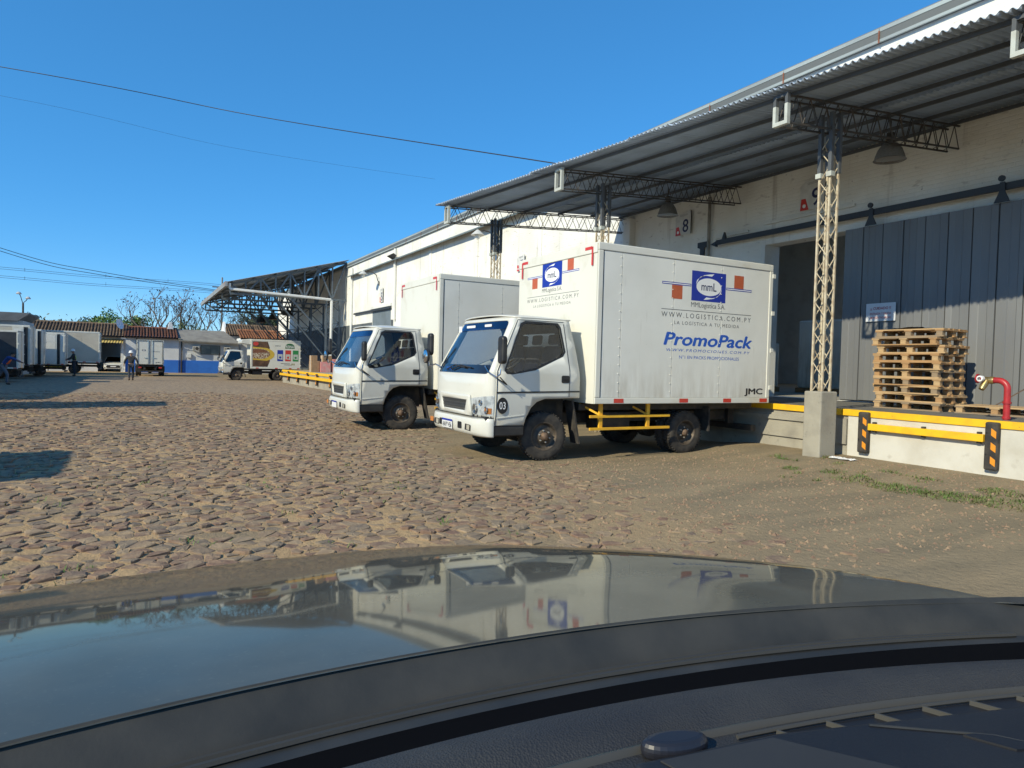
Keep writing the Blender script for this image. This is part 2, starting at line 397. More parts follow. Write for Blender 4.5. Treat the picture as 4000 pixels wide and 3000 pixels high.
# ------------------------------------------------------------------ warehouse
def wall_mat():
    m, t, b, o = nodes_of('painted_brick'); P = _co(t, 'World')
    mp = t.nodes.new('ShaderNodeCombineXYZ'); sx = t.nodes.new('ShaderNodeSeparateXYZ'); t.links.new(P, sx.inputs[0])
    t.links.new(sx.outputs[1], mp.inputs[0]); t.links.new(sx.outputs[2], mp.inputs[1])
    br = t.nodes.new('ShaderNodeTexBrick'); br.inputs['Scale'].default_value = 1; br.inputs['Brick Width'].default_value = .26; br.inputs['Row Height'].default_value = .085
    br.inputs['Mortar Size'].default_value = .012; br.inputs['Mortar Smooth'].default_value = .6; t.links.new(mp.outputs[0], br.inputs['Vector'])
    c = _mix(t, _noise(t, P, .7, 6, .42, .72), (.82, .81, .765), (.70, .68, .62))
    c = _mix(t, _noise(t, P, 3.2, 7, .62, .80, stretch=(1, 1, 2.6)), c, (.36, .34, .30))
    c = _mix(t, _noise(t, P, 9, 4, .70, .78), c, (.16, .15, .14))
    c = _mix(t, _noise(t, P, 1.1, 5, .60, .75, stretch=(1, 3, .22)), c, (.50, .48, .43))
    t.links.new(c, b.inputs['Base Color']); b.inputs['Roughness'].default_value = .85
    h = _math(t, 'ADD', _math(t, 'MULTIPLY', br.outputs['Fac'], -1.0), _noise(t, P, 25, 4, 0, 1))
    _bump(t, b, h, .45, .01); return m
wallm = wall_mat()
dado = M('dado_grey', (.10, .115, .125), .75, col2=(.075, .085, .095), scale=1.5, co='World')
zinc = M('zinc_sheet', (.24, .25, .255), .5, .35, col2=(.17, .175, .18), scale=1.4, lo=.4, hi=.7, co='World')
gutterm = M('gutter_metal', (.42, .47, .46), .5, .2, col2=(.30, .33, .33), scale=1.0, co='World', stretch=(1, .3, 1))
gutterdark = M('gutter_trough', (.14, .15, .15), .6, .2)
rust = M('rust', (.28, .10, .055), .85, col2=(.16, .06, .04), scale=14)
doorm = M('door_steel', (.175, .18, .19), .5, .1, col2=(.20, .205, .21), scale=1.1, lo=.42, hi=.7, co='World', stretch=(1, 1, .35), col3=(.23, .24, .25), scale3=1.6, lo3=.68, hi3=.82)
trackm = M('track_steel', (.05, .06, .075), .6, .3)
plaster = M('white_plaster', (.74, .74, .71), .8, col2=(.60, .59, .55), scale=1.3, lo=.5, hi=.75, co='World')
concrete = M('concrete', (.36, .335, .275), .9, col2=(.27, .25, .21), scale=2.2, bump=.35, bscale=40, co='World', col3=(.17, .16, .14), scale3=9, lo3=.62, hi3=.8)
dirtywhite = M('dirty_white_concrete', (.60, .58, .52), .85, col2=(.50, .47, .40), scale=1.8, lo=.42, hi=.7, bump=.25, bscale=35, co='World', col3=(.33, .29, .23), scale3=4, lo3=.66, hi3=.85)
floorc = M('dock_floor', (.15, .145, .13), .9, col2=(.11, .105, .10), scale=3, co='World')
WX = 13.85
wh = thing('warehouse', 'long white painted brick warehouse with sliding doors behind the parked trucks', 'warehouse', (WX, 0, 0))
mb = MB()
for y0, y1, z0, z1 in ((-8, 8.3, -.4, 8.75), (8.3, 12.08, 4.72, 8.75), (8.3, 12.08, -.4, .9), (12.08, 41.4, -.4, 8.75), (41.4, 45.3, 5.0, 8.75), (45.3, 82, -.4, 8.75)):
    mb.bx(0, .45, y0, y1, z0, z1)
mb.build('wall', wallm, wh)
MB().bx(.45, 2.5, -8, 82, 8.5, 8.7).bx(7.5, 16, -8, 82, 8.5, 8.7).bx(2.5, 7.5, -8, 6, 8.5, 8.7).bx(2.5, 7.5, 18, 82, 8.5, 8.7).bx(15.7, 16, -8, 82, -.4, 8.5).bx(.45, 16, -8, -7.7, -.4, 8.5).bx(.45, 16, 81.7, 82, -.4, 8.5).build('rear_shell', plaster, wh)  # roof opening added and shell kept white to brighten the inside behind the doorway
MB().bx(.2, 15.7, -7.7, 30, .7, .895).build('inside_floor', concrete, wh)
MB().bx(-.012, 0, 45.35, 82, -.3, 4.15).bx(-.012, 0, 40.9, 41.35, -.3, 4.15).build('dado', dado, wh)
MB().bx(-.014, 0, 12.1, 13.6, .9, 2.6).build('dado', dado, wh)
# door reveal, ledges and pilasters
MB().bx(-.03, .5, 12.04, 12.16, .9, 4.72).build('door_jamb', plaster, wh)
for y0, y1, z in ((9.6, 12.1, 5.22), (12.6, 13.75, 5.12)):
    MB().bx(-.07, 0, y0, y1, z, z + .07).build('ledge', wallm, wh, bevel=.01)
for y in (17.45, 23.2, 29.0, 34.8):
    MB().bx(-.05 if y > 18 else -.22, 0, y - .17, y + .17, -.3, 8.4 if y > 18 else 6.3).build('pilaster', wallm, wh, bevel=.01)
for y, z0, z1 in ((13.95, 1.0, 6.3), (40.5, 4.1, 8.5), (50.3, 0.2, 8.4)):
    MB().tube([(-.09, y, z0), (-.09, y, z1)], .045 if y < 20 else .10, 10).build('downpipe', M('old_pipe', (.33, .31, .27), .8, col2=(.16, .15, .13), scale=3) if y < 20 else plaster, wh, smooth=True)
# eaves gutter in lengths with rusty brackets
ys = [-8 + 2.45 * i for i in range(37)]
for a, b in zip(ys, ys[1:]):
    b = min(b, 82)
    mb = MB(); mb.bx(-.11, -.08, a + .01, b, 8.82, 8.90).bx(-.11, -.07, a + .01, b, 8.60, 8.66); mb.mi = 1; mb.bx(-.10, -.085, a + .01, b, 8.66, 8.82).bx(-.08, .2, a + .01, b, 8.61, 8.64)
    mb.build('gutter', [gutterm, gutterdark], wh)
    if a < 40: MB().bx(-.125, -.115, a - .015, a + .015, 8.58, 8.84).build('gutter_bracket', rust, wh)
MB().bx(-.07, .3, -8, 82, 8.91, 8.94).build('eaves_sheet', zinc, wh)
# the lower flashing on the far stretch
MB().prism([(0, 7.95), (-.38, 7.78), (-.40, 7.70), (-.36, 7.70), (0, 7.86)], 'y', 22.6, 50.9).build('flashing', M('flashing_metal', (.16, .19, .19), .6, .2, col2=(.1, .12, .12), scale=2), wh)
# sliding door of bay nine: track, hangers and steel panels
dr = put('sliding_door', MB().bx(-.14, -.12, 1.0, 9.72, .93, 4.70).mesh('sliding_door', doorm), wh)
for i in range(20):
    y = 9.70 - i * .44
    if y < 1.2: break
    q_ = random.uniform(-.05, .05); e_ = random.uniform(-.004, .008)
    MB().prism([(-.20 - e_, y - .43), (-.20, y - .30 + q_), (-.185, y - .285 + q_), (-.185, y - .15 + q_), (-.20 + e_, y - .135 + q_), (-.20 - e_, y - .012), (-.145, y - .005), (-.145, y - .435)], 'z', .95 + .01 * (i % 2), 4.69).build('door_panel', doorm, dr)
MB().bx(-.26, -.20, .5, 13.5, 4.90, 5.03).build('door_track', trackm, wh, bevel=.01)
MB().prism([(13.5, 4.85), (13.7, 4.93), (13.5, 5.0)], 'x', -.27, -.19).build('track_end', trackm, wh)
MB().prism([(13.15, 4.98), (13.3, 5.0), (13.22, 5.2)], 'x', -.27, -.2).build('track_stop', trackm, wh)
for y in (9.05, 6.55):
    mb = MB(); mb.prism([(y-.13, 4.68), (y+.13, 4.68), (y+.05, 4.86), (y+.04, 5.04), (y-.04, 5.04), (y-.05, 4.86)], 'x', -.30, -.275).lathe([(.001, -.34), (.055, -.34), (.055, -.30), (.001, -.30)], 14, (0, y, 5.10), 'x')
    mb.build('door_hanger', trackm, wh)
mb = MB().prism([(14.05, 4.55), (14.4, 4.55), (14.4, 4.66), (14.3, 4.70), (14.3, 4.92), (14.4, 4.96), (14.4, 5.10), (14.05, 5.10), (14.05, 4.98), (14.15, 4.93), (14.15, 4.70), (14.05, 4.66)], 'x', -.06, -.02).build('track_bracket', trackm, wh)
# bay five door, bay seven lintel
d5 = put('sliding_door', MB().bx(.02, .1, 41.4, 45.3, .1, 5.0).mesh('sliding_door', M('door_five_steel', (.19, .23, .26), .55, .2, col2=(.15, .18, .2), scale=1.0, co='World')), wh)
MB().bx(-.10, 0, 41.2, 45.6, 5.03, 5.22).build('lintel', plaster, wh); MB().bx(-.16, -.06, 41.2, 49.5, 4.86, 4.98).build('door_track', trackm, wh)
MB().bx(-.14, 0, 19.5, 23.6, 4.98, 5.12).build('door_track', trackm, wh); MB().bx(-.05, 0, 19.8, 23.0, .9, 4.9).build('sliding_door', doorm, wh)

# number boards
def number_board(n, y, z, w, h, label):
    o = thing('number_sign', label, 'sign', (WX - .02, y, z), group='bay number signs on the warehouse wall')
    flat('board', [(-w/2, -h/2), (w/2, -h/2), (w/2, h*.42), (w*.42, h/2), (w*.18, h/2), (w*.12, h*.44), (-w*.3, h*.44), (-w/2, h*.3)], M('sign_white', (.66, .66, .64), .6, col2=(.56, .56, .54), scale=5), o, (0, 0, 0), '-x', .05, .012)
    flat('side_edge', [(w/2, -h/2), (w/2+.025, -h/2), (w/2+.025, h/2), (w/2, h/2)], blackink, o, (0, 0, 0), '-x', .05, .0)
    flat('red_mark', [(-w*.48, -h*.5), (-w*.12, -h*.5), (-w*.26, -h*.12), (-w*.44, -h*.12)], redrefl, o, (0, 0, 0), '-x', .064, .002)
    flat('emblem', ellipse(-w*.31, -h*.36, w*.07, w*.07, 12), whiteink, o, (0, 0, 0), '-x', .067, .001)
    lettering(n, navy, o, (0, -w*.18, -h*.12), w*.36, h*.56, '-x', .066, bold=.012)
    for k in range(3): flat('header_line', [(-w*.2, h*.31 + k*.02), (w*.3, h*.33 + k*.02), (w*.3, h*.338 + k*.02), (-w*.2, h*.318 + k*.02)], greyink, o, (0, 0, 0), '-x', .064, .002)
    return o
number_board('8', 15.0, 5.75, .62, .66, 'white number board with a black 8 on the shaded warehouse wall')
number_board('9', 10.68, 5.72, .66, .72, 'white number board with a black 9 behind the lattice column')
number_board('7', 24.6, 5.75, .62, .66, 'white number board with a 7 just above the nearest truck box')
number_board('5', 43.2, 5.85, .62, .95, 'white number board with a black 5 on the far sunlit wall')

# warning sign on the door
o = thing('warning_sign', 'white warning sign reading CUIDADO on the grey sliding door', 'sign', (WX - .225, 8.78, 2.83))
flat('board', [(-.325, -.19), (.325, -.19), (.325, .19), (-.325, .19)], M('warn_white', (.70, .72, .76), .5), o, (0, 0, 0), '-x', .0, .012)
redtext = M('ink_red', (.45, .02, .03), .5)
lettering('¡¡ CUIDADO !!', redtext, o, (0, 0, .075), .44, .07, '-x', .0145, bold=.02)
lettering('ENTRADA Y SALIDA', redtext, o, (0, 0, -.03), .46, .045, '-x', .0145, bold=.01)
lettering('DE MONTACARGAS', redtext, o, (0, 0, -.115), .46, .045, '-x', .0145, bold=.01)

# wall lamps on goosenecks, flood light, camera box
lampm = M('lamp_white', (.55, .55, .52), .5)
def gooseneck(y, z, label):
    o = thing('wall_lamp', label, 'lamp', (WX, y, z), group='gooseneck lamps on the sunlit wall')
    MB().tube([(0, 0, -.55), (-.12, 0, -.45), (-.2, .02, -.1), (-.45, .05, .08), (-.8, .05, .12), (-1.05, .05, .05)], .028, 8).build('arm', darkmetal, o, smooth=True)
    MB().lathe([(.05, .12), (.10, .08), (.30, -.10), (.29, -.12), (.02, -.02)], 18, (-1.1, .05, 0)).build('shade', lampm, o, smooth=True)
    MB().lathe([(.09, -.05), (.11, -.2), (.08, -.28), (.001, -.3)], 14, (-1.1, .05, 0)).build('bulb', M('bulb_glass', (.7, .7, .66), .25), o, smooth=True)
    MB().bx(-.06, 0, -.06, .06, -.75, -.5).build('base', darkmetal, o)
gooseneck(43.9, 7.3, 'white gooseneck wall lamp above the number 5 board')
gooseneck(26.6, 7.2, 'white gooseneck wall lamp beside the end truss of the canopy')
o = thing('flood_light', 'small flood light on top of the white downpipe', 'lamp', (WX, 40.4, 8.0))
MB().prism([(-.62, .0), (-.30, .18), (-.12, .05), (-.25, -.18)], 'y', -.22, .22).build('housing', darkmetal, o, bevel=.02); MB().tube([(0, 0, -.15), (-.3, 0, -.1)], .03).build('bracket', darkmetal, o)

# ------------------------------------------------------------------ near canopy
CA = thing('dock_canopy', 'grey corrugated metal canopy on lattice trusses over the loading dock', 'canopy')
def edge_x(y): return 8.84 - .137 * (y - 7.55)
def can(y, f, dz=0.0): # f 0 at the free edge, 1 at the wall
    return Vector((lerp(edge_x(y), WX, f), y, lerp(5.93, 6.40, f) + dz))
sheetm = M('corrugated_sheet', (.34, .42, .55), .6, .1, col2=(.27, .33, .42), scale=1.3, lo=.4, hi=.7, co='World', col3=(.14, .12, .11), scale3=5, lo3=.68, hi3=.85)
y = 1.5; k = 0
while y < 17.95:
    y2 = min(y + 1.02, 18.0)
    for f0, f1 in ((-.015 + random.uniform(-.006, .006), .52), (.49, 1.0)):
        dz = random.uniform(-.012, .012) + (.02 if f0 > .2 else 0)
        nw = max(6, round((y2 - y + .06) / .105) * 6)
        def fn(u, v, y=y, y2=y2, f0=f0, f1=f1, dz=dz):
            yy = lerp(y - .03, y2 + .03, u); p = can(yy, lerp(f0, f1, v), .075 + dz + .022 * math.sin(yy / .105 * 2 * math.pi)); return p
        MB().grid(fn, nw, 3).build('roof_sheet', sheetm, CA, smooth=True, solid=.004)
    y = y2; k += 1
steel = M('painted_steel', (.10, .11, .125), .6, .2, col2=(.09, .095, .10), scale=4)
for f in (.045, .225, .41, .60, .79, .965):
    mb = MB(); a, b = can(1.5, f), can(17.85, f); n = 16
    for i in range(n):
        p, q = a.lerp(b, i / n), a.lerp(b, (i + 1) / n); mb.bar(p, q, .035, .065)
    mb.build('purlin', steel, CA)
rod = M('lattice_steel', (.055, .06, .065), .6, .2, col2=(.10, .075, .06), scale=6)
pale = M('pale_paint', (.50, .53, .50), .6, col2=(.40, .40, .36), scale=5, col3=(.25, .12, .07), scale3=14, lo3=.72, hi3=.8)
rustywhite = M('rusty_cream_paint', (.56, .49, .36), .7, col2=(.38, .29, .19), scale=9, col3=(.20, .10, .06), scale3=25, lo3=.64, hi3=.75, co='World')
def truss(y, lamp=None):
    mb = MB(); x0 = edge_x(y) + .12; x1 = WX - .08; hw_ = .105
    def pt(x, s, top): f = (x - edge_x(y)) / (WX - edge_x(y)); z = lerp(5.90, 6.34, f); return Vector((x, y + s * hw_, z if top else z - .43))
    for s in (-1, 1):
        for top in (0, 1): mb.bar(pt(x0, s, top), pt(x1, s, top), .028)
    n = 28
    for i in range(n):
        xa, xb = lerp(x0, x1, i / n), lerp(x0, x1, (i + 1) / n)
        for s in (-1, 1): mb.tube([pt(xa, s, i % 2), pt(xb, s, (i + 1) % 2)], .009, 5)
        if i % 2 == 0: mb.tube([pt(xa, -1, 0), pt(xb, 1, 0)], .007, 4); mb.tube([pt(xa, -1, 1), pt(xb, 1, 1)], .007, 4)
    tr = mb.build('truss', rod, CA)
    mb = MB(); x = x0 - .03; zb, zt = pt(x0, 0, 0).z - .03, pt(x0, 0, 1).z + .03
    mb.bx(x - .04, x + .03, y - .14, y - .085, zb, zb + .32).bx(x - .04, x + .03, y + .085, y + .14, zb, zb + .32).bx(x - .04, x + .03, y - .085, y + .085, zb, zb + .06)
    mb.mi = 1; mb.bx(x - .038, x + .028, y - .138, y - .087, zb + .322, zt).bx(x - .038, x + .028, y + .087, y + .138, zb + .322, zt).bx(x - .038, x + .028, y - .085, y + .085, zt - .05, zt)
    mb.build('end_frame', [pale, pale if y > 12 else steel], tr)  # near frames: upper half in darker steel, canopy shade put into the colour
for y in (17.75, 12.95, 7.55, 4.35): truss(y)
def column(x, y, zb, zt, side=.20):
    h = side / 2; legs = [(x-h, y-h), (x+h, y-h), (x+h, y+h), (x-h, y+h)]
    c = MB()
    for px, py in legs: c.bar((px, py, zb), (px, py, zt), .032)
    n = int((zt - zb) / .24); dz = (zt - zb) / n
    for i in range(n):
        z0, z1 = zb + i*dz, zb + (i+1)*dz
        for k in range(4):
            a, b = legs[k], legs[(k+1) % 4]
            if i % 2: a, b = b, a
            c.tube([(*a, z0), (*b, z1)], .009, 5)
    co = c.build('column', rustywhite, CA)
    for px, py in legs:
        MB().bx(px-.032, px+.032, py-.032, py+.032, zt - .62, zt + .36).build('sleeve', steel, co)
    for px, py in legs[:1] + legs[3:]: MB().bx(px-.05, px+.05, py-.05, py+.05, zt - .70, zt - .62).build('collar', pale, co)
column(10.14, 7.55, 1.2, 5.5); column(9.42, 12.95, -.1, 5.4); column(9.1, 17.75, -.1, 5.4)
mb = MB(); mb.prism([(9.94, 7.38), (10.36, 7.38), (10.36, 7.72), (9.94, 7.72)], 'z', -.2, 1.21)
mb.build('plinth', concrete, CA, bevel=.025, seg=3)

def bell_lamp(x, y, z, label, s=1.0, mat=None, group='bell lamps under the near canopy'):
    o = thing('hanging_lamp', label, 'lamp', (x, y, z), group=group)
    MB().lathe([(.05*s, .42*s), (.07*s, .38*s), (.16*s, .33*s), (.24*s, .22*s), (.29*s, .08*s), (.31*s, .0), (.33*s, -.01), (.29*s, .0), (.22*s, .2*s), (.1*s, .31*s)], 28).build('shade', mat or M('lamp_grey', (.20, .195, .185), .6, col2=(.14, .135, .13), scale=30), o, smooth=True)
    MB().lathe([(.001, .58*s), (.075*s, .58*s), (.085*s, .40*s), (.001, .40*s)], 14).build('ballast', darkmetal, o, smooth=True)
    MB().lathe([(.30*s, .012), (.28*s, .004), (.001, -.004)], 24).build('lens', M('lamp_lens', (.25, .24, .22), .2), o, smooth=True)
    MB().tube([(0, 0, .56*s), (0, 0, .56*s + .25)], .012).build('stem', darkmetal, o)
bell_lamp(12.3, 7.88, 5.56, 'grey bell lamp hanging under the canopy nearest the sliding door', .86)
bell_lamp(12.3, 14.0, 5.62, 'grey bell lamp hanging beside the number 8 board', .86)

# ------------------------------------------------------------------ loading dock
DK = thing('loading_dock', 'concrete loading dock with yellow edge under the canopy', 'loading dock')
DX = 10.7
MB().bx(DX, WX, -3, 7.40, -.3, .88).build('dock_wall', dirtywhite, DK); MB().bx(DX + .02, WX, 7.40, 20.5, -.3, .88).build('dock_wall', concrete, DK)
MB().bx(DX + .05, WX - .02, -2.9, 20.4, .88, .90).build('dock_top', floorc, DK)
MB().bx(DX - .02, DX + .10, 7.42, 20.4, .30, .74).bx(DX - .06, DX, 7.9, 20.4, .62, .70).build('ledge', concrete, DK)
for a, b in ((4.72, 7.50), (-3, 4.70), (7.52, 9.4), (9.42, 20.4)):
    MB().bx(DX - .025, DX + .09, a, b, .80, .908).build('edge_strip', yellow, DK, bevel=.006)
beam = MB().bx(DX - .10, DX - .01, 5.22, 6.98, .59, .70).build('yellow_beam', yellow, DK, bevel=.008)
for y in (6.9, 6.1, 5.3):
    for z in (.70, .56): MB().bx(DX - .06, DX - .01, y - .025, y + .025, z, z + .03).build('clip', darkmetal, beam)
orange = M('bumper_orange', (.75, .28, .02), .5)
for y0, y1 in ((6.98, 7.16), (5.03, 5.205)):
    b = MB().bx(DX - .10, DX - .002, y0, y1, .20, .885).build('dock_bumper', rubber, DK, bevel=.025, seg=3)
    for z in (.30, .50, .70):
        MB().prism([(y0 + .02, z - .045), (y0 + .085, z), (y0 + .085, z + .10), (y0 + .02, z + .055)], 'x', DX - .1035, DX - .099).build('stripe', orange, b)
    for z in (.42, .73): MB().lathe([(.001, -.104), (.012, -.104), (.012, -.09)], 8, (DX, y1 - .03, z), 'x').build('bolt', blackink, b)
# ------------------------------------------------------------------ box trucks (nose at local x = 0, tail towards +x, near side at -y)
def hw(z): return table([(.4, 1.04), (.9, 1.09), (1.42, 1.10), (2.26, .95)], z)
def xs(z): return table([(1.42, .17), (2.27, .60)], z)
def xf(z): return table([(.68, .035), (.8, .01), (1.05, .0), (1.38, .035), (1.52, .085), (2.27, .47)], z)
def xr(z): return table([(1.3, 1.70), (1.8, 1.64), (2.26, 1.545)], z)
def m_front(t, z, d=0.0):
    k = abs(t) ** 5; return (lerp(xf(z), xs(z), k) - d * (1 - .6 * k), (hw(z) + d * k) * t, z)
def m_side(s, d=0.0): return lambda x, z: (x, s * (hw(z) + d), z)
def m_rear(t, z): return (xr(z), hw(z) * t * .995, z)
SIDE_OUT = [(.17, .58), (.69, .58), (.72, .70), (.80, .86), (.90, .95), (1.05, 1.0), (1.70, 1.01), (1.70, 1.3), (1.64, 1.8), (1.56, 2.2), (1.53, 2.25), (.60, 2.27), (.17, 1.42)]
WIN = [(.33, 1.45), (.37, 1.40), (.48, 1.395), (.86, 1.475), (1.36, 1.68), (1.415, 1.75), (1.36, 2.13), (1.31, 2.19), (.74, 2.19), (.66, 2.15)]
def grow(poly, d):
    cx = sum(p[0] for p in poly) / len(poly); cy = sum(p[1] for p in poly) / len(poly); out = []
    for x, y in poly:
        l = math.hypot(x-cx, y-cy); out.append((x + (x-cx)/l*d, y + (y-cy)/l*d))
    return out
headlens = glass('headlight_lens', (.85, .88, .9), (1, 1, 1), .03, 1.45, .04)
headsilver = M('headlight_silver', (.80, .81, .82), .22, .15, col2=(.50, .51, .53), scale=9, lo=.45, hi=.6, bump=.5, bscale=18)
amber = M('amber_lens', (.55, .20, .05), .3)
fogm = M('fog_lens', (.65, .62, .52), .25, .4)
zc = [.75, .9, 1.05, 1.2, 1.38, 1.42, 1.52, 1.7, 1.9, 2.1]
def wheel_mesh(r, wd, deep):
    mb = MB(); h = wd / 2
    mb.lathe([(r*.58, -h*.86), (r*.70, -h), (r*.86, -h*.98), (r*.95, -h*.86), (r, -h*.62), (r, h*.62), (r*.95, h*.86), (r*.86, h*.98), (r*.7, h), (r*.58, h*.86)], 40, axis='y')
    n = 44
    for i in range(n): # tread blocks
        for sgn in (-1, 1):
            a = 2*math.pi*(i + (.5 if sgn > 0 else 0))/n; T = Matrix.Rotation(a, 4, 'Y')
            mb.T = T; mb.bx(-.013, .013, *sorted((sgn*h*.20, sgn*h*.80)), r - .01, r + .008)
    mb.T = None
    tyre = mb.mesh('wheel', rubber, True)
    q = MB(); d = -h*.35 if not deep else h*.25
    q.lathe([(r*.60, -h*.92), (r*.57, -h*.95), (r*.53, -h*.80), (r*.50, -h*.5), (r*.47, d), (r*.30, d - .03), (r*.26, d - .055), (.001, d - .055)], 36, axis='y')
    rim = q.mesh('rim', rimmat, True)
    hb = MB(); hb.lathe([(r*.17, d), (r*.165, d - .10), (r*.12, d - .125), (.001, d - .13)], 18, axis='y')
    hub = hb.mesh('hub', hubmat, True)
    ln = MB(); ln.lathe([(.013, d - .05), (.013, d - .085), (.001, d - .087)], 6, (0, 0, 0), 'y'); nut = ln.mesh('lug_nut', M('nut_steel', (.5, .48, .44), .4, .6))
    return tyre, rim, hub, nut, r
WH = wheel_mesh(.39, .20, False); WHR = wheel_mesh(.385, .19, True)
def add_wheel(root, x, y, z, wh_, flip=False, steer=0.0, roll=0.0, nuts=True):
    t = put('wheel', wh_[0], root, (x, y, z), (0, roll, steer + (math.pi if flip else 0)))
    put('rim', wh_[1], t); put('hub', wh_[2], t)
    if nuts:
        for k in range(6):
            a = k * math.pi / 3; put('lug_nut', wh_[3], t, (wh_[4]*.24*math.cos(a), 0, wh_[4]*.24*math.sin(a)))
    return t
def build_cab(root, body, win=None, detail=True, wscreen=None):
    cab = panel([(-1, .70), (1, .70), (1, 2.27), (-1, 2.27)], [rrect(-.90, .90, 1.37, 2.215, .07)], cutx=frange(-1, 1, 24), cuty=zc, fn=m_front).build('cab', body, root, smooth=True, solid=.022)
    P = lambda s, d=0.0: m_side(s, d)
    for s in (-1, 1):
        dp = panel(SIDE_OUT, [WIN], cutx=frange(.17, 1.7, 6), cuty=zc, fn=P(s)).build('cab_side', body, root, smooth=True, solid=.022)
        panel(grow(WIN, .03), [grow(WIN, -.012)], cuty=zc, fn=P(s, .013)).build('window_seal', black, dp)
        panel(WIN, cuty=zc, fn=P(s, -.002)).build('side_window', win or sideglass, root, smooth=True)
        if detail:
            mb = MB(); e = .0125
            for (xa, za), (xb, zb) in (((1.50, 1.03), (1.50, 1.45)), ((1.50, 1.45), (1.44, 2.20)), ((.185, .60), (.185, 1.42)), ((.185, 1.42), (.59, 2.22)), ((.59, 2.23), (1.44, 2.23)), ((.185, .585), (.68, .585))):
                n = 6
                for i in range(n):
                    p, q = (lerp(xa, xb, i/n), lerp(za, zb, i/n)), (lerp(xa, xb, (i+1)/n), lerp(za, zb, (i+1)/n))
                    mb.bar((p[0], s*(hw(p[1]) + e), p[1]), (q[0], s*(hw(q[1]) + e), q[1]), .008, .008)
            mb.build('door_gap', black, dp)
            MB().bar((.18, s*(hw(1.1) + .012), 1.095), (1.70, s*(hw(1.1) + .012), 1.115), .012, .024).build('trim_line', black, dp)
            hd = flat('door_handle', rrect(-.075, .075, -.06, .06, .025), black, dp, (1.42, s*(hw(1.31) + .012), 1.31), '-y' if s < 0 else '+y', 0, .004)
            MB().bx(1.38, 1.47, s*(hw(1.3) + .028) - .008, s*(hw(1.3) + .028) + .008, 1.295, 1.32).build('grip', blackink, dp, bevel=.005)
            MB().bar((.20, s*(hw(.7) + .012), .70), (.68, s*(hw(.7) + .012), .745), .02, .012).build('crease', body, dp)
        MB().bx(.14, .70, *sorted((s*.80, s*1.07)), .42, .575).build('step', black, root, bevel=.02)
    ws = panel(rrect(-.91, .91, 1.36, 2.225, .07), cutx=frange(-1, 1, 24), cuty=zc, fn=lambda t, z: m_front(t, z, -.006)).build('windscreen', wscreen or windscreen, root, smooth=True)
    panel(rrect(-.90, .90, 1.372, 1.51, .05), cutx=frange(-1, 1, 24), fn=lambda t, z: m_front(t, z, .004)).build('lower_band', M('band_gloss', (.012, .014, .022), .08, coat=.5), ws, smooth=True)
    panel(rrect(-.89, .89, 2.08, 2.21, .05), cutx=frange(-1, 1, 24), fn=lambda t, z: m_front(t, z, .003)).build('sun_strip', glass('sun_strip_tint', (.03, .06, .22), (.7, .8, 1), .05, 1.5, .12), ws, smooth=True)
    panel([(-1, 1.01), (1, 1.01), (1, 2.26), (-1, 2.26)], [rrect(-.62, .62, 1.50, 2.08, .08)], cutx=frange(-1, 1, 6), cuty=zc, fn=m_rear).build('cab_rear', body, root, solid=.03)
    panel(rrect(-.62, .62, 1.50, 2.08, .08), cutx=frange(-1, 1, 6), fn=m_rear).build('rear_window', sideglass, root)
    def roof(u, v):
        t = lerp(-1, 1, u); k = abs(t) ** 5; xa = lerp(xf(2.262), xs(2.262), k) - .012; x = lerp(xa, 1.58, v)
        return (x, (hw(2.26) + .014) * t, 2.255 + .085 * (1 - abs(t) ** 2.6) * math.sin(math.pi * (.18 + .66 * v)) + .012)
    MB().grid(roof, 24, 10).build('cab_roof', body, root, smooth=True, solid=.02)
    # cab inside
    panel([(-.97, 1.06), (.97, 1.06), (.97, 2.24), (-.97, 2.24)], [rrect(-.60, .60, 1.51, 2.07, .08)], cutx=frange(-1, 1, 6), cuty=zc, fn=lambda t, z: (xr(z) - .03, hw(z)*t*.97, z)).build('rear_lining', seatmat, root)
    MB().grid(lambda u, v: (lerp(.62, 1.5, v), lerp(-.9, .9, u), 2.235), 4, 4).build('roof_lining', interior, root)
    MB().bx(.25, 1.66, -1.0, 1.0, .98, 1.06).build('cab_floor', interior, root)
    MB().prism([(.20, 1.06), (.62, 1.06), (.58, 1.38), (.42, 1.47), (.20, 1.44)], 'y', -.98, .98).build('dashboard', black, root, bevel=.03)
    for y in (-.52, .52, 0.02):
        st = MB().bx(.95, 1.45, y - .24, y + .24, 1.06, 1.24).build('seat', seatmat, root, bevel=.05)
        MB().prism([(1.36, 1.22), (1.50, 1.22), (1.60, 1.85), (1.48, 1.86)], 'y', y - .23, y + .23).build('backrest', seatmat, st, bevel=.05)
        MB().prism([(1.50, 1.88), (1.58, 1.88), (1.60, 2.05), (1.52, 2.05)], 'y', y - .13, y + .13).build('headrest', seatmat, st, bevel=.03)
    sw = MB(); T = Matrix.Translation((.70, -.52, 1.52)) @ Matrix.Rotation(R(-32), 4, 'Y'); sw.T = T
    sw.tube([(.2*math.cos(a), .2*math.sin(a), 0) for a in [2*math.pi*k/28 for k in range(29)]], .016, 8, False)
    for a in (0, 2.1, 4.2): sw.tube([(0, 0, -.02), (.2*math.cos(a), .2*math.sin(a), 0)], .014, 6)
    sw.tube([(0, 0, 0), (0, 0, -.35)], .03, 8); sw.build('steering_wheel', black, root, smooth=True)
    return cab, ws
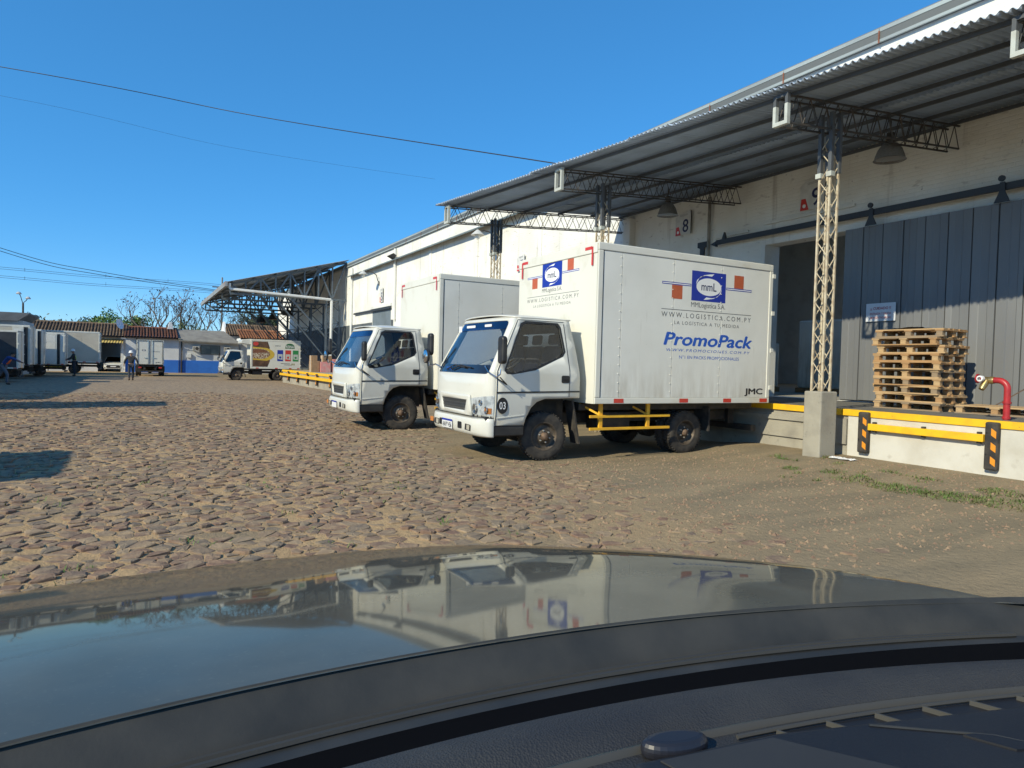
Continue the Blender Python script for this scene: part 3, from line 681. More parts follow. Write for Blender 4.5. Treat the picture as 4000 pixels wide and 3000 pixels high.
def build_bumper(root, body, plate=None, detail=True):
    def bf(u, v):
        t = lerp(-1, 1, u); x, z, _ = [(.045, .405, 0), (.0, .425, 0), (-.03, .47, 0), (-.035, .62, 0), (-.02, .665, 0), (.04, .685, 0)][round(v * 5)]
        k = abs(t) ** 7; return (lerp(x - .02, .165, k), (1.075 - .0 * v) * t, z)
    b = MB().grid(bf, 36, 5).build('bumper', body, root, smooth=True, solid=.02)
    MB().bx(.06, .20, -1.0, 1.0, .66, .72).build('bumper_gap', black, root)
    if not detail: return b
    for y in (-.62, .62):
        flat('fog_lamp', [(-.10, -.045), (.09, -.05), (.10, .045), (-.09, .05)], black, b, (-.060, y, .53), '-x', 0, .006); flat('fog_lens', [(-.02, -.036), (.08, -.04), (.088, .036), (-.02, .04)], fogm, b, (-.062, y, .53), '-x', 0, .010)
    for y in (-.42 + .15, .48): flat('slot', rrect(-.08, .08, -.055, .055, .02), blackink, b, (-.060, y - .05, .54), '-x', 0, .004)
    flat('indicator', [(-.07, -.04), (.07, -.04), (.07, .04), (-.07, .04)], amber, b, (-.055, .86, .545), '-x', 0, .006)
    pl = flat('plate', [(-.21, -.075), (.21, -.075), (.21, .075), (-.21, .075)], M('plate_white', (.72, .72, .72), .4), b, (-.075, .14, .53), '-x', 0, .008)
    flat('plate_band', [(-.21, .042), (.21, .042), (.21, .075), (-.21, .075)], blueink, b, (-.085, .14, .53), '-x', 0, .001)
    if plate: lettering(plate, blackink, b, (-.085, .14, .512), .36, .085, '-x', .002, bold=.0)
    return b
def build_face(root, body):
    gr = panel([(-.60, .715), (.60, .715), (.545, 1.035), (-.545, 1.035)], [[(-.40, .78), (.40, .78), (.46, .955), (-.46, .955)]], cutx=frange(-.6, .6, 10), cuty=[.8, .9, 1.0], fn=lambda t, z: m_front(t, z, .03)).build('grille_surround', body, root, smooth=True, solid=.03)
    MB().bx(.03, .05, -.62, .62, .74, 1.0).build('grille_back', blackink, gr)
    mb = MB()
    for r_ in range(4):
        z = .79 + r_ * .05
        mb.bar((-.016, -.50, z), (-.016, .50, z), .012, .016)
        for i in range(23):
            y = -.50 + i * .045 + (.022 if r_ % 2 else 0)
            if r_ < 3: mb.bar((-.016, y, z), (-.016, y + .02, z + .05), .012, .012)
    mb.build('grille', M('grille_plastic', (.06, .062, .065), .5), gr)
    for s in (-1, 1):
        o2 = [(s*.53, .735), (s*.985, .735), (s*.985, 1.045), (s*.72, 1.01), (s*.56, .985)]
        hl = panel(o2, cutx=[s*v for v in (.6, .7, .8, .9, .95)], cuty=[.85, .95], fn=lambda t, z: m_front(t, z, .018)).build('headlight', headsilver, root, smooth=True)
        panel(o2, cutx=[s*v for v in (.6, .7, .8, .9, .95)], cuty=[.85, .95], fn=lambda t, z: m_front(t, z, .034)).build('lens', headlens, hl, smooth=True)
        for tt, zz, rr, mm in ((.66, .83, .075, chrome), (.88, .82, .055, chrome), (.78, .93, .045, chrome)):
            c = m_front(s*tt, zz, .02); MB().lathe([(.001, -.004), (rr*.55, -.008), (rr, -.014), (rr, -.002)], 18, c, 'x').build('reflector', mm, hl, smooth=True)
        panel([(s*.86, .76), (s*.96, .76), (s*.96, .85), (s*.86, .85)], cutx=[s*.9], fn=lambda t, z: m_front(t, z, .027)).build('amber_lamp', amber, hl)
        panel([(s*.52, .70), (s*.99, .70), (s*.99, .735), (s*.52, .735)], cutx=[s*v for v in (.6, .7, .8, .9, .95)], fn=lambda t, z: m_front(t, z, .012)).build('headlight_shadow_gap', black, hl)
    for s in (-1, 1):   # wipers
        MB().tube([m_front(s*.1 + .3, 1.42, .03), m_front(s*.1 + .02, 1.50, .035), m_front(s*.1 - .35, 1.46, .03)], .012, 6).build('wiper', black, root)
def build_mirrors(root):
    # near side: tall housing on a chrome arm
    a = MB().tube([(.10, -.85, 1.49), (.08, -1.02, 1.40), (.12, -1.22, 1.33), (.16, -1.26, 1.38), (.17, -1.26, 1.46)], .013, 8).build('mirror_arm', chrome, root, smooth=True)
    MB().tube([(.20, -1.11, 1.30), (.35, -1.115, 1.22), (.16, -1.25, 1.33)], .01, 6).build('stay', black, a)
    MB().prism(rrect(-.085, .085, -.21, .21, .06, 5), 'x', 0, .09).build('mirror', black, root, (.14, -1.26, 1.74), bevel=.03, seg=3)
    b = MB().tube([(.10, .88, 1.45), (.06, 1.05, 1.50), (.04, 1.30, 1.46), (.05, 1.36, 1.54)], .014, 8).build('mirror_arm', chrome, root, smooth=True)
    MB().prism(rrect(-.085, .085, -.20, .20, .06, 5), 'x', 0, .08).build('mirror', black, root, (.06, 1.40, 1.86), bevel=.03, seg=3)
    MB().lathe([(.001, -.03), (.09, -.028), (.118, -.005), (.12, .03), (.001, .07)], 22, (0, 0, 0), 'x').build('round_mirror', chrome, root, (.0, 1.38, 1.64), smooth=True)
    MB().lathe([(.115, -.012), (.13, -.008), (.13, .03), (.115, .032)], 22, (0, 0, 0), 'x').build('round_mirror_rim', black, root, (.0, 1.38, 1.64), smooth=True)
def build_chassis(root, L, guard=True, box0=1.87, rearx=4.06):
    MB().bx(.35, L - .05, -.42, -.34, .55, .72).bx(.35, L - .05, .34, .42, .55, .72).bx(.5, 1.7, -.62, .62, .50, .96).build('chassis', darkmetal, root)
    MB().bx(1.8, L - .1, -.95, .95, .80, .90).build('subframe', darkmetal, root)
    for x in (1.13, rearx): MB().lathe([(.06, -.75), (.06, .75)], 10, (x, 0, .39), 'y', True).lathe([(.001, -.18), (.18, -.1), (.18, .1), (.001, .18)], 12, (x, 0, .39), 'y').build('axle', darkmetal, root)
    MB().prism(rrect(2.2, 3.2, .45, .78, .06), 'y', .45, .85).build('fuel_tank', darkmetal, root, bevel=.02)
    MB().bx(2.3, 3.0, -.80, -.45, .45, .75).build('tool_box', darkmetal, root, bevel=.02)
    for s in (-1, 1):
        add_wheel(root, 1.13, s*.90, .39, WH, s > 0, R(-7), .3)
        t = add_wheel(root, rearx, s*.98, .385, WHR, s > 0, 0, .5); add_wheel(root, rearx, s*.74, .385, WHR, s > 0, 0, .2, False)
        MB().prism([(1.62, .96), (1.65, .96), (1.80, .25), (1.77, .25)], 'y', *sorted((s*.78, s*1.02))).build('mud_flap', rubber, root)
        MB().bx(rearx + .52, rearx + .55, *sorted((s*.72, s*1.1)), .40, .85).build('mud_flap', rubber, root)
        if guard:
            g = MB()
            for z in (.71, .505): g.bx(1.86, 3.56, *sorted((s*1.17, s*1.20)), z - .022, z + .022)
            for x in (2.10, 3.10): g.bx(x - .035, x + .035, *sorted((s*1.13, s*1.168)), .505, .93)
            g.build('side_guard', yguard, root, bevel=.004)
            for x in (2.10, 3.10): MB().bar((x - .02, s*1.14, .74), (x - .22, s*.85, .90), .03).build('guard_stay', yguard, root)
    MB().bx(L - .1, L + .02, -.95, .95, .36, .47).bx(L - .25, L - .1, -.5, -.42, .47, .8).bx(L - .25, L - .1, .42, .5, .47, .8).build('rear_bumper', darkmetal, root)
def build_box(root, x0, x1, hwid, z0, z1, pm, rm, seams, marks=True, doors=True):
    core = MB().bx(x0 + .02, x1 - .02, -hwid + .025, hwid - .025, z0 + .02, z1 - .02).build('cargo_box', pm, root)
    for s in (-1, 1):
        ya, yb = sorted((s*(hwid - .024), s*(hwid - .012)))
        xx = [x0 + .115] + seams + [x1 - .09]
        for a, b in zip(xx, xx[1:]):
            MB().bx(a + .004, b - .004, ya, yb, z0 + .105, z1 - .125).build('side_panel', pm, core, bevel=.003)
        for x in xx[1:-1]:
            mb = MB()
            for i in range(16): z = z0 + .2 + i * (z1 - z0 - .4) / 15; mb.lathe([(.001, s*hwid), (.009, s*(hwid - .004)), (.01, s*(hwid - .012))], 6, (x - .03, 0, z), 'y')
            mb.build('rivet_line', rm, core)
        yo = sorted((s*(hwid - .03), s*hwid))
        MB().bx(x0, x1, *yo, z0, z0 + .10).build('bottom_rail', rm, core, bevel=.008); MB().bx(x0, x1, *yo, z1 - .12, z1).build('top_rail', rm, core, bevel=.012)
        MB().bx(x0, x0 + .10, *yo, z0 + .102, z1 - .122).build('front_post', rm, core, bevel=.012); MB().bx(x1 - .085, x1, *yo, z0 + .102, z1 - .122).build('rear_post', rm, core, bevel=.008)
        MB().bx(x0 + .101, x0 + .114, *sorted((s*(hwid - .03), s*(hwid - .016))), z0 + .1, z1 - .12).bx(x0 + .1, x1 - .085, *sorted((s*(hwid - .03), s*(hwid - .016))), z1 - .125, z1 - .112).build('panel_shadow_gap', black, core)
    f = MB().bx(x0 - .004, x0 + .02, -hwid + .03, hwid - .03, z0, z1 - .17).build('front_panel', rm, core); MB().bx(x0 - .02, x0 + .02, -hwid + .03, hwid - .03, z1 - .165, z1).build('front_header', rm, core, bevel=.01)
    MB().bx(x0, x1, -hwid + .02, hwid - .02, z1 - .018, z1 + .006).build('roof_skin', rm, core)
    if marks:
        for x in (x0 + .48, x0 + 1.9, x0 + 2.95, x1 - .16): flat('reflector', [(-.10, -.035), (.10, -.035), (.10, .035), (-.10, .035)], redrefl, core, (x, -hwid, z0 + .05), '-y', 0, .003)
        for sy in (-1, 1):
            y = sy*(hwid - .10); k = -sy
            flat('corner_mark', [(0, 0), (.045, 0), (.045, -.30), (0, -.30)] if k < 0 else [(-.045, 0), (0, 0), (0, -.30), (-.045, -.30)], redrefl, core, (x0 - .02, y - (.03*sy), z1 - .06), '-x', 0, .004)
            flat('corner_mark', [(-.10, -.05), (.10, -.05), (.10, 0), (-.10, 0)], redrefl, core, (x0 - .02, y - .16*sy, z1 - .05), '-x', 0, .004)
    if doors:
        for s in (-1, 1):
            d = MB().bx(x1 - .018, x1 + .02, *sorted((s*.01, s*(hwid - .06))), z0 + .05, z1 - .06).build('rear_door', rm, core, bevel=.008)
            MB().tube([(x1 + .045, s*.16, z0 + .02), (x1 + .045, s*.16, z1 - .04)], .016, 8).build('lock_rod', chrome, d)
            for i in range(4): MB().bx(x1 - .02, x1 + .06, *sorted((s*(hwid - .02), s*(hwid + .012))), z0 + .25 + i*(z1-z0-.5)/3, z0 + .33 + i*(z1-z0-.5)/3).build('hinge', rm, d, bevel=.006)
    return core

def mml_logo(core, at, k, face):
    """blue oblong emblem with the two arcs round MML; k scales the 0.82 m side print"""
    at = Vector(at)
    def o(u, v): return at + Vector(FACE[face](u*k, v*k, 0))
    def sc(pts): return [(x*k, y*k) for x, y in pts]
    flat('emblem', sc([(-.41, -.262), (.41, -.262), (.41, .262), (-.41, .262)]), blueink, core, at, face, 0, .0008)
    flat('emblem_oval', sc(ellipse(-.0, -.005, .30, .155, 32)), whiteink, core, at, face, 0, .0016)
    up = [(.12, .235), (.02, .225), (-.12, .20), (-.24, .135), (-.315, .02), (-.29, .10), (-.20, .17), (-.08, .195), (.06, .188)]
    flat('emblem_arc', sc(up), whiteink, core, at, face, 0, .0016); flat('emblem_arc', sc([(-x, -y) for x, y in up]), whiteink, core, at, face, 0, .0016)
    lettering('mmL', navy, core, at, .36*k, .14*k, face, .0024, bold=.012)
    for s in (-1, 1):
        u0, u1 = (-1.08, -.42) if s < 0 else (.42, 1.07)
        flat('bar', sc([(u0, -.022), (u1, -.022), (u1, .022), (u0, .022)]), blueink, core, at, face, 0, .0008)
        flat('bar_core', sc([(u0 + .01, -.008), (u1 - .01, -.008), (u1 - .01, .008), (u0 + .01, .008)]), whiteink, core, at, face, 0, .0016)
    flat('red_block', sc([(-.86, -.26), (-.62, -.26), (-.62, -.024), (-.86, -.024)]), redink, core, at, face, 0, .0008)
    flat('red_block', sc([(.62, .024), (.86, .024), (.86, .26), (.62, .26)]), redink, core, at, face, 0, .0008)
    lettering('MMLogistica S.A.', greyink, core, o(0, -.345), .82*k, .115*k, face, .0008)
    flat('rule', sc([(-1.08, -.452), (1.08, -.452), (1.08, -.442), (-1.08, -.442)]), greyink, core, at, face, 0, .0008)
    lettering('WWW.LOGISTICA.COM.PY', greyink, core, o(0, -.535), 2.15*k, .085*k, face, .0008, space=1.5)
    lettering('LA LOGÍSTICA A TU MEDIDA', greyink, core, o(.0, -.66), 1.56*k, .075*k, face, .0008, space=1.3)

T1 = thing('box_truck', 'white box truck with MML and PromoPack printing, number 03 on the door', 'truck', (4.55, 10.2, 0), group='white box trucks backed to the near dock')
build_cab(T1, white); build_bumper(T1, white, 'AAVY 456'); build_face(T1, white); build_mirrors(T1); build_chassis(T1, 5.95)
B1 = build_box(T1, 1.87, 5.92, 1.3, .925, 3.53, boxpanel, rail, [2.36, 3.48, 4.62])
T2 = copy_tree(T1); T2.location = (3.98, 15.42, -.01)
T2['label'] = 'white box truck without printing parked between the far wall and the truck numbered 03'
for o in [q for q in T2.children_recursive if q.name.startswith('lettering')]: bpy.data.objects.remove(o)
for p in [q for q in T2.children if q.name.startswith('wheel')]: p.rotation_euler[1] += .7
c = flat('number_disc', ellipse(0, 0, .095, .125, 26), blackink, T1, (.29, -hw(.9) - .012, .895), '-y', 0, .004)
lettering('03', whiteink, c, (.29, -hw(.9) - .012, .895), .105, .11, '-y', .007, bold=.012)
w_ = T1.children[[q.name.split('.')[0] for q in T1.children].index('windscreen')]
lettering('JMC', promo, w_, (m_front(.3, 1.43)[0] - .02, .36, 1.43), .30, .08, '-x', .004, shear=.2, bold=.008)
S1 = -1.2885
mml_logo(B1, (4.29, S1, 2.995), 1.0, '-y')
lettering('PromoPack', promo, B1, (4.35, S1, 2.045), 2.12, .215, '-y', .0008, shear=.22, bold=.028)
lettering('WWW.PROMOCIONES.COM.PY', promo, B1, (4.36, S1, 1.853), 2.02, .05, '-y', .0008, shear=.22, bold=.0, space=1.35)
lettering('N°1 EN PACKS PROMOCIONALES', promo, B1, (4.37, S1, 1.735), 1.45, .058, '-y', .0008, bold=.0)
lettering('JMC', blackink, B1, (5.51, S1, 1.125), .46, .14, '-y', .0008, bold=.035)
mml_logo(B1, (1.866, .10, 3.15), .80, '-x')
# sticker lettering along the top of the windscreen, as far as it can be read
for yy, ww in ((.30, .34), (-.35, .25)): flat('sticker', rrect(-ww/2, ww/2, -.02, .02, .008), whiteink, w_, (m_front(0, 2.15)[0] - .012, yy, 2.15), '-x', 0, .004)
flat('sticker', [(-.06, -.05), (.06, -.05), (.06, .05), (-.06, .05)], whiteink, w_, (m_front(.68, 2.1)[0] - .02, .70, 2.12), '-x', 0, .004)
# ------------------------------------------------------------------ pallets
FACE['+x'] = lambda u, v, d: (d, u, v)
def wood(name, a, b): return M(name, a, .85, col2=b, scale=3, lo=.35, hi=.7, stretch=(6, 1, 6), bump=.3, bscale=50, col3=(.12, .085, .055), scale3=12, lo3=.66, hi3=.8)
woods = [wood('pallet_wood', (.42, .25, .115), (.31, .18, .085)), wood('pallet_wood_pale', (.50, .34, .18), (.37, .25, .135)), wood('pallet_wood_grey', (.31, .23, .15), (.22, .16, .105))]
pm = {}
for i, wd in enumerate(woods):
    pm[i] = (MB().bx(-.05, .05, -.6, .6, 0, .022).mesh('board', wd), MB().bx(-.4, .4, -.072, .072, 0, .022).mesh('cross_board', wd), MB().bx(-.05, .05, -.05, .05, 0, .078).mesh('block', wd), MB().bx(-.072, .072, -.6, .6, 0, .022).mesh('board', wd))
def pallet(x, y, z, rz, label, group=None):
    o = thing('pallet', label, 'pallet', (x, y, z), rz, group); rw = lambda: random.choice((0, 0, 1, 1, 2))
    for xx in (-.345, 0, .345):
        put('bottom_board', pm[rw()][0], o, (xx, 0, 0))
        for yy in (-.53, 0, .53): put('block', pm[rw()][2], o, (xx, yy, .022), (0, 0, random.uniform(-.06, .06)))
    for yy in (-.53, 0, .53): put('cross_board', pm[rw()][1], o, (0, yy, .10))
    for xx in (-.325, -.165, 0, .165, .325): put('top_board', pm[rw()][3 if abs(xx) != .165 else 0], o, (xx, random.uniform(-.01, .01), .122), (0, 0, random.uniform(-.01, .01)))
    return o
names = ['bottom', 'second from the bottom', 'third from the bottom', 'fourth from the bottom', 'fifth from the bottom', 'fifth from the top', 'fourth from the top', 'third from the top', 'second from the top', 'topmost']
for i, nm in enumerate(names):
    pallet(12.4 + random.uniform(-.035, .035), 7.24 + random.uniform(-.045, .045), .902 + i * .1445, random.uniform(-.04, .04), 'wooden pallet in the tall stack by the grey door, ' + nm, 'stacked wooden pallets')
pallet(12.55, 5.85, .902, .04, 'single wooden pallet lying low beside the pallet stack', 'loose pallets on the dock')
o = thing('shrink_wrap', 'dark scrap of sheet lying on top of the pallet stack', 'sheet', (12.35, 7.35, 2.36)); MB().grid(lambda u, v: (lerp(-.2, .2, u), lerp(-.25, .3, v), .012 + .02*math.sin(u*7 + v*5)), 8, 8).build('sheet', black, o, solid=.004)
# fire water pipe
o = thing('fire_hydrant', 'red fire water pipe with brass valve and red hand wheel on the dock', 'hydrant', (11.17, 5.2, .9))
redpaint = M('hydrant_red', (.42, .025, .03), .4, col2=(.30, .02, .025), scale=9)
MB().tube([(0, 0, 0), (0, 0, .45)] + [(-.02 * 0, .13*(1-math.cos(a)), .45 + .13*math.sin(a)) for a in [math.pi/2*k/8 for k in range(9)]] + [(0, .20, .58)], .045, 16).build('pipe', redpaint, o, smooth=True)
for z in (.02, .24): MB().lathe([(.046, z), (.056, z), (.056, z + .03), (.046, z + .03)], 16).build('pipe_collar', redpaint, o, smooth=True)
brass = M('brass', (.55, .40, .16), .35, .8, col2=(.40, .30, .14), scale=14)
MB().lathe([(.05, .18), (.06, .22), (.045, .26), (.055, .33), (.001, .34)], 14, (0, 0, .58), 'y').tube([(0, .28, .58), (-.05, .30, .50), (-.09, .31, .44)], [.045, .05, .04], 10).build('valve', brass, o, smooth=True)
MB().lathe([(.028, -.16), (.045, -.155), (.045, -.09), (.03, -.085)], 12, (-.0, .31, .60), 'x').build('outlet_cap', whiteink, o, smooth=True)
hwl = MB(); hwl.T = Matrix.Translation((-.02, .40, .60))
hwl.tube([(0.06*math.cos(a), .0, .06*math.sin(a)) for a in [2*math.pi*k/20 for k in range(21)]], .013, 8, False)
for a in (0, 1.57, 3.14, 4.71): hwl.tube([(0, 0, 0), (.06*math.cos(a), 0, .06*math.sin(a))], .009, 6)
hwl.tube([(0, -.1, 0), (0, .02, 0)], .014, 8); hwl.build('hand_wheel', redpaint, o, smooth=True)
o = thing('steel_bar', 'rusty steel bar leaning against the sliding door behind the red pipe', 'bar', (12.9, 6.35, .9)); MB().bar((0, 0, .02), (.70, -1.45, 1.25), .05, .02).build('bar', M('rusty_bar', (.13, .085, .06), .85, col2=(.07, .05, .04), scale=9), o)
# litter and weeds by the dock
o = thing('litter', 'crumpled white paper on the dirt in front of the concrete plinth', 'litter', (10.05, 7.02, gz(10.05, 7.02) + relief(10.05, 7.02)))
MB().grid(lambda u, v: (lerp(-.09, .09, u), lerp(-.2, .2, v), .012 + .03*abs(noise.noise((u*5, v*6, 2)))), 8, 10).build('paper', whiteink, o, solid=.002)
def weeds(name, pts, mat, n, label):
    mb = MB()
    for cx, cy, rx, ry, dens in pts:
        for _ in range(int(n * dens)):
            a = random.uniform(0, 6.283); rr = math.sqrt(random.random()); x = cx + rx*rr*math.cos(a); y = cy + ry*rr*math.sin(a)
            z = gz(x, y) + relief(x, y) - .01; h = random.uniform(.015, .075) * (1.15 - .6*rr); a2 = random.uniform(0, 6.283); l = random.uniform(.02, .09); wd = random.uniform(.003, .007)
            dx, dy = math.cos(a2), math.sin(a2)
            mb.add([(x - dy*wd, y + dx*wd, z), (x + dy*wd, y - dx*wd, z), (x + dx*l*.5 + dy*wd*.8, y + dy*l*.5 - dx*wd*.8, z + h*.7), (x + dx*l*.5 - dy*wd*.8, y + dy*l*.5 + dx*wd*.8, z + h*.7), (x + dx*l, y + dy*l, z + h)], [[0, 1, 2, 3], [3, 2, 4]])
    return tag(mb.build(name, mat), label, None, None, 'stuff')
grassm = M('weed_green', (.10, .16, .035), .7, col2=(.19, .18, .07), scale=2, co='World')
weeds('grass', [(8.85, 6.0, .25, .35, .5), (8.8, 5.35, .28, .45, 1.2), (8.85, 4.7, .3, .4, 1.3), (8.95, 4.1, .3, .4, .9), (9.5, 4.45, .22, .28, .6), (8.9, 7.1, .12, .16, .25), (9.1, 6.5, .2, .25, .25), (8.7, 3.4, .3, .4, .8)] + [(random.uniform(8.2, 10.2), random.uniform(2.6, 8.0), random.uniform(.04, .16), random.uniform(.04, .2), random.uniform(.02, .14)) for _ in range(34)], grassm, 480, 'weeds growing in the dirt along the dock')
weeds('grass', [(random.uniform(-1.5, 3.0), random.uniform(4.2, 11), .10, .10, random.uniform(.02, .08)) for _ in range(60)], grassm, 300, 'small weeds in the joints of the cobbles')

mb = MB()
for _ in range(5200):
    x, y = random.uniform(3.2, 10.4), random.uniform(3.2, 9.0)
    if y > 7.3 and x > 9.5: continue
    r_ = random.triangular(.004, .034, .008); z = gz(x, y) + relief(x, y); a = random.uniform(0, 6.28)
    p = [(x + r_*math.cos(a + k*1.57)*random.uniform(.7, 1.3), y + r_*math.sin(a + k*1.57)*random.uniform(.7, 1.3), z - .004) for k in range(4)] + [(x, y, z + r_*random.uniform(.5, .9))]
    mb.add(p, [[0, 1, 4], [1, 2, 4], [2, 3, 4], [3, 0, 4]])
tag(mb.build('gravel', stonem), 'loose grit and small stones on the sand by the dock', None, None, 'stuff')

# ------------------------------------------------------------------ the far bay: canopy, dock, goods
FZ = -.25
FC = thing('far_canopy', 'tall grey steel truss canopy at the far end of the warehouse', 'canopy')
fst = M('far_steel', (.10, .125, .15), .55, .25, col2=(.15, .175, .19), scale=2)
def ftop(x): return lerp(6.68, 9.0, (x - 5.37) / (WX - 5.37))
for y in (52.0, 57.2, 62.4, 67.6, 72.8):
    mb = MB(); xs_ = [5.5 + i * (13.75 - 5.5) / 8 for i in range(9)]
    mb.bar((5.4, y, ftop(5.4)), (13.8, y, ftop(13.8)), .14); mb.bar((5.5, y, 6.05), (13.8, y, 6.10), .14)
    for i, x in enumerate(xs_):
        mb.bar((x, y, 6.06), (x, y, ftop(x)), .10)
        if i < 8: mb.bar((x, y, 6.08 if i % 2 else ftop(x)), (xs_[i+1], y, ftop(xs_[i+1]) if i % 2 else 6.08), .11)
    t = mb.build('truss', fst, FC)
    mb = MB()
    for x in (12.3, 13.3): mb.bar((x, y, FZ), (x, y, 6.1), .13)
    for i in range(6):
        z = .7 + i * .9; mb.bar((12.3, y, z), (13.3, y, z + (.9 if i % 2 else 0)), .07); mb.bar((12.3, y, z + .9), (13.3, y, z), .06)
    mb.bar((12.3, y, 3.2), (9.6, y, 6.05), .11); mb.bar((12.3, y, 1.6), (8.5, y, 6.05), .08)
    mb.build('column', fst, FC)
for f in (.02, .2, .38, .56, .74, .92):
    x = lerp(5.45, 13.7, f); MB().bar((x, 51.7, ftop(x) + .10), (x, 73.3, ftop(x) + .10), .08).build('purlin', fst, FC)
for i in range(11):
    y0 = 51.5 + i * 2; MB().grid(lambda u, v: (lerp(5.25, WX, v), lerp(y0, y0 + 2.04, u), ftop(lerp(5.25, WX, v)) + .17 + .03*math.sin(lerp(y0, y0 + 2.04, u)/.2*6.283)), 60, 2).build('roof_sheet', sheetm, FC, smooth=True)
for i in range(4):
    MB().bx(5.12, 5.28, 51.5 + i*5.5, 56.98 + i*5.5, 6.50, 6.84).build('fascia_gutter', M('fascia', (.32, .33, .33), .6, .2, col2=(.26, .15, .10), scale=.9, lo=.5, hi=.62), FC)
MB().tube([(5.45, 51.75, 6.75), (5.42, 51.75, 6.5), (5.5, 51.72, 6.34), (12.55, 51.72, 6.06), (12.62, 51.72, 6.0), (12.62, 51.72, 1.0)], .10, 10).build('drain_pipe', plaster, FC, smooth=True)
for px_, yy, zz in ((10.1, 69, 4.9), (11.3, 69.5, 5.3), (12.1, 66.5, 5.6)):
    bell_lamp(px_, yy, zz, {4.9: 'dark bell lamp hanging lowest under the far canopy', 5.3: 'dark bell lamp in the middle of three under the far canopy', 5.6: 'dark bell lamp hanging nearest the wall under the far canopy'}[zz], 1.5, darkmetal, 'bell lamps under the far canopy')
    MB().tube([(px_, yy, zz + 1), (px_, yy, 6.4)], .02).build('hanger', darkmetal, FC)
FD = thing('far_dock', 'far concrete loading dock with yellow rail and striped bumpers', 'loading dock')
MB().bx(9.25, WX, 28, 52.3, FZ - .2, .66).build('dock_wall', concrete, FD); MB().bx(9.2, 9.4, 28, 52.32, .56, .70).build('edge_strip', yellow, FD)
MB().bx(9.0, 9.12, 28.5, 52.2, .30, .46).build('yellow_rail', yellow, FD); MB().bx(9.25, 12.2, 52.305, 52.34, .5, .69).build('edge_strip', yellow, FD)
for y in (49.6, 46.4, 43.4, 40.8, 37.5):
    b = MB().bx(9.10, 9.24, y - .12, y + .12, -.05, .64).build('dock_bumper', rubber, FD, bevel=.02)
    for z in (.05, .25, .45): MB().prism([(y - .1, z - .05), (y + .06, z + .02), (y + .06, z + .14), (y - .1, z + .07)], 'x', 9.094, 9.102).build('stripe', orange, b)
card = M('cardboard', (.36, .23, .13), .85, col2=(.28, .18, .10), scale=5); pink = M('pink_wrap', (.62, .22, .22), .5, col2=(.55, .35, .32), scale=4)
for i, (x, y, z, sx_, sz, mt, lb) in enumerate(((10.2, 46.2, .66, .55, .75, card, 'brown carton at the bottom of the goods pile on the far dock'), (10.85, 46, .66, .65, .70, pink, 'pink wrapped pack standing on the far dock'), (10.95, 46.1, 1.37, .6, .42, card, 'brown carton on top of the pink pack on the far dock'), (10.15, 46.3, 1.42, .4, .35, card, 'small brown carton on the taller carton on the far dock'), (11.6, 46, .66, .6, .9, pink, 'tall pink wrapped pack nearest the white drain pipe'))):
    o = thing('carton', lb, 'carton', (x, y, z), random.uniform(-.1, .1), 'goods on the far dock'); MB().bx(-sx_/2, sx_/2, -.3, .3, 0, sz).build('box', mt, o, bevel=.01); MB().bx(-sx_/2 - .003, sx_/2 + .003, -.04, .04, .001, sz + .004).build('tape', rail, o)

# ------------------------------------------------------------------ more trucks
T3 = thing('box_truck', 'white box truck with a food picture and REINA printing at the far dock', 'truck', (5.30, 56.6, FZ), group='box trucks far down the yard')
build_cab(T3, white, win=darkglass); build_bumper(T3, chrome, None, False); build_face(T3, white); build_mirrors(T3); build_chassis(T3, 5.85, False, rearx=4.15)
B3 = build_box(T3, 2.12, 5.85, 1.1, .93, 3.2, rail, rail, [])
MB().prism([(1.42, 2.86), (2.12, 2.78), (2.12, 3.22), (1.55, 3.16), (1.42, 3.02)], 'y', -1.02, 1.02).build('air_deflector', white, T3, bevel=.03)
SB = -1.0885
brown = M('print_brown', (.07, .035, .02), .5, col2=(.16, .08, .04), scale=3)
flat('food_print', [(2.26, 1.08), (3.36, 1.08), (3.52, 1.5), (3.56, 2.0), (3.50, 2.6), (3.36, 3.04), (2.26, 3.04)], brown, B3, (0, SB, 0), '-y', 0, .002)
flat('dish', [(2.26, 1.62)] + ellipse(2.75, 2.05, 1.12, .56, 26, -62, 62) + [(2.26, 2.62)], M('print_dish', (.62, .42, .05), .5), B3, (0, SB, 0), '-y', 0, .0045)
flat('food', [(2.26, 1.72)] + ellipse(2.62, 2.08, .92, .42, 22, -68, 68) + [(2.26, 2.5)], M('print_food', (.55, .48, .36), .6, col2=(.20, .08, .04), scale=9, lo=.45, hi=.55), B3, (0, SB, 0), '-y', 0, .007)
flat('meat', [(2.26, 2.12)] + ellipse(2.60, 2.2, .80, .26, 16, 0, 80) + [(2.26, 2.46)], M('print_meat', (.16, .06, .03), .6, col2=(.26, .11, .06), scale=9), B3, (0, SB, 0), '-y', 0, .0085)
flat('tomato', ellipse(2.48, 2.86, .20, .15, 18), redrefl, B3, (0, SB, 0), '-y', 0, .006)
green = M('print_green', (.02, .13, .04), .5)
flat('brand_shape', [(4.66, 2.55), (5.40, 2.55), (5.34, 2.84), (5.22, 2.92), (5.03, 2.96), (4.84, 2.92), (4.72, 2.84)], green, B3, (0, SB, 0), '-y', 0, .003)
lettering('REINA', whiteink, B3, (5.03, SB, 2.70), .60, .20, '-y', .006, bold=.01); lettering('NUEVO', greyink, B3, (4.12, SB, 2.74), .42, .11, '-y', .003)
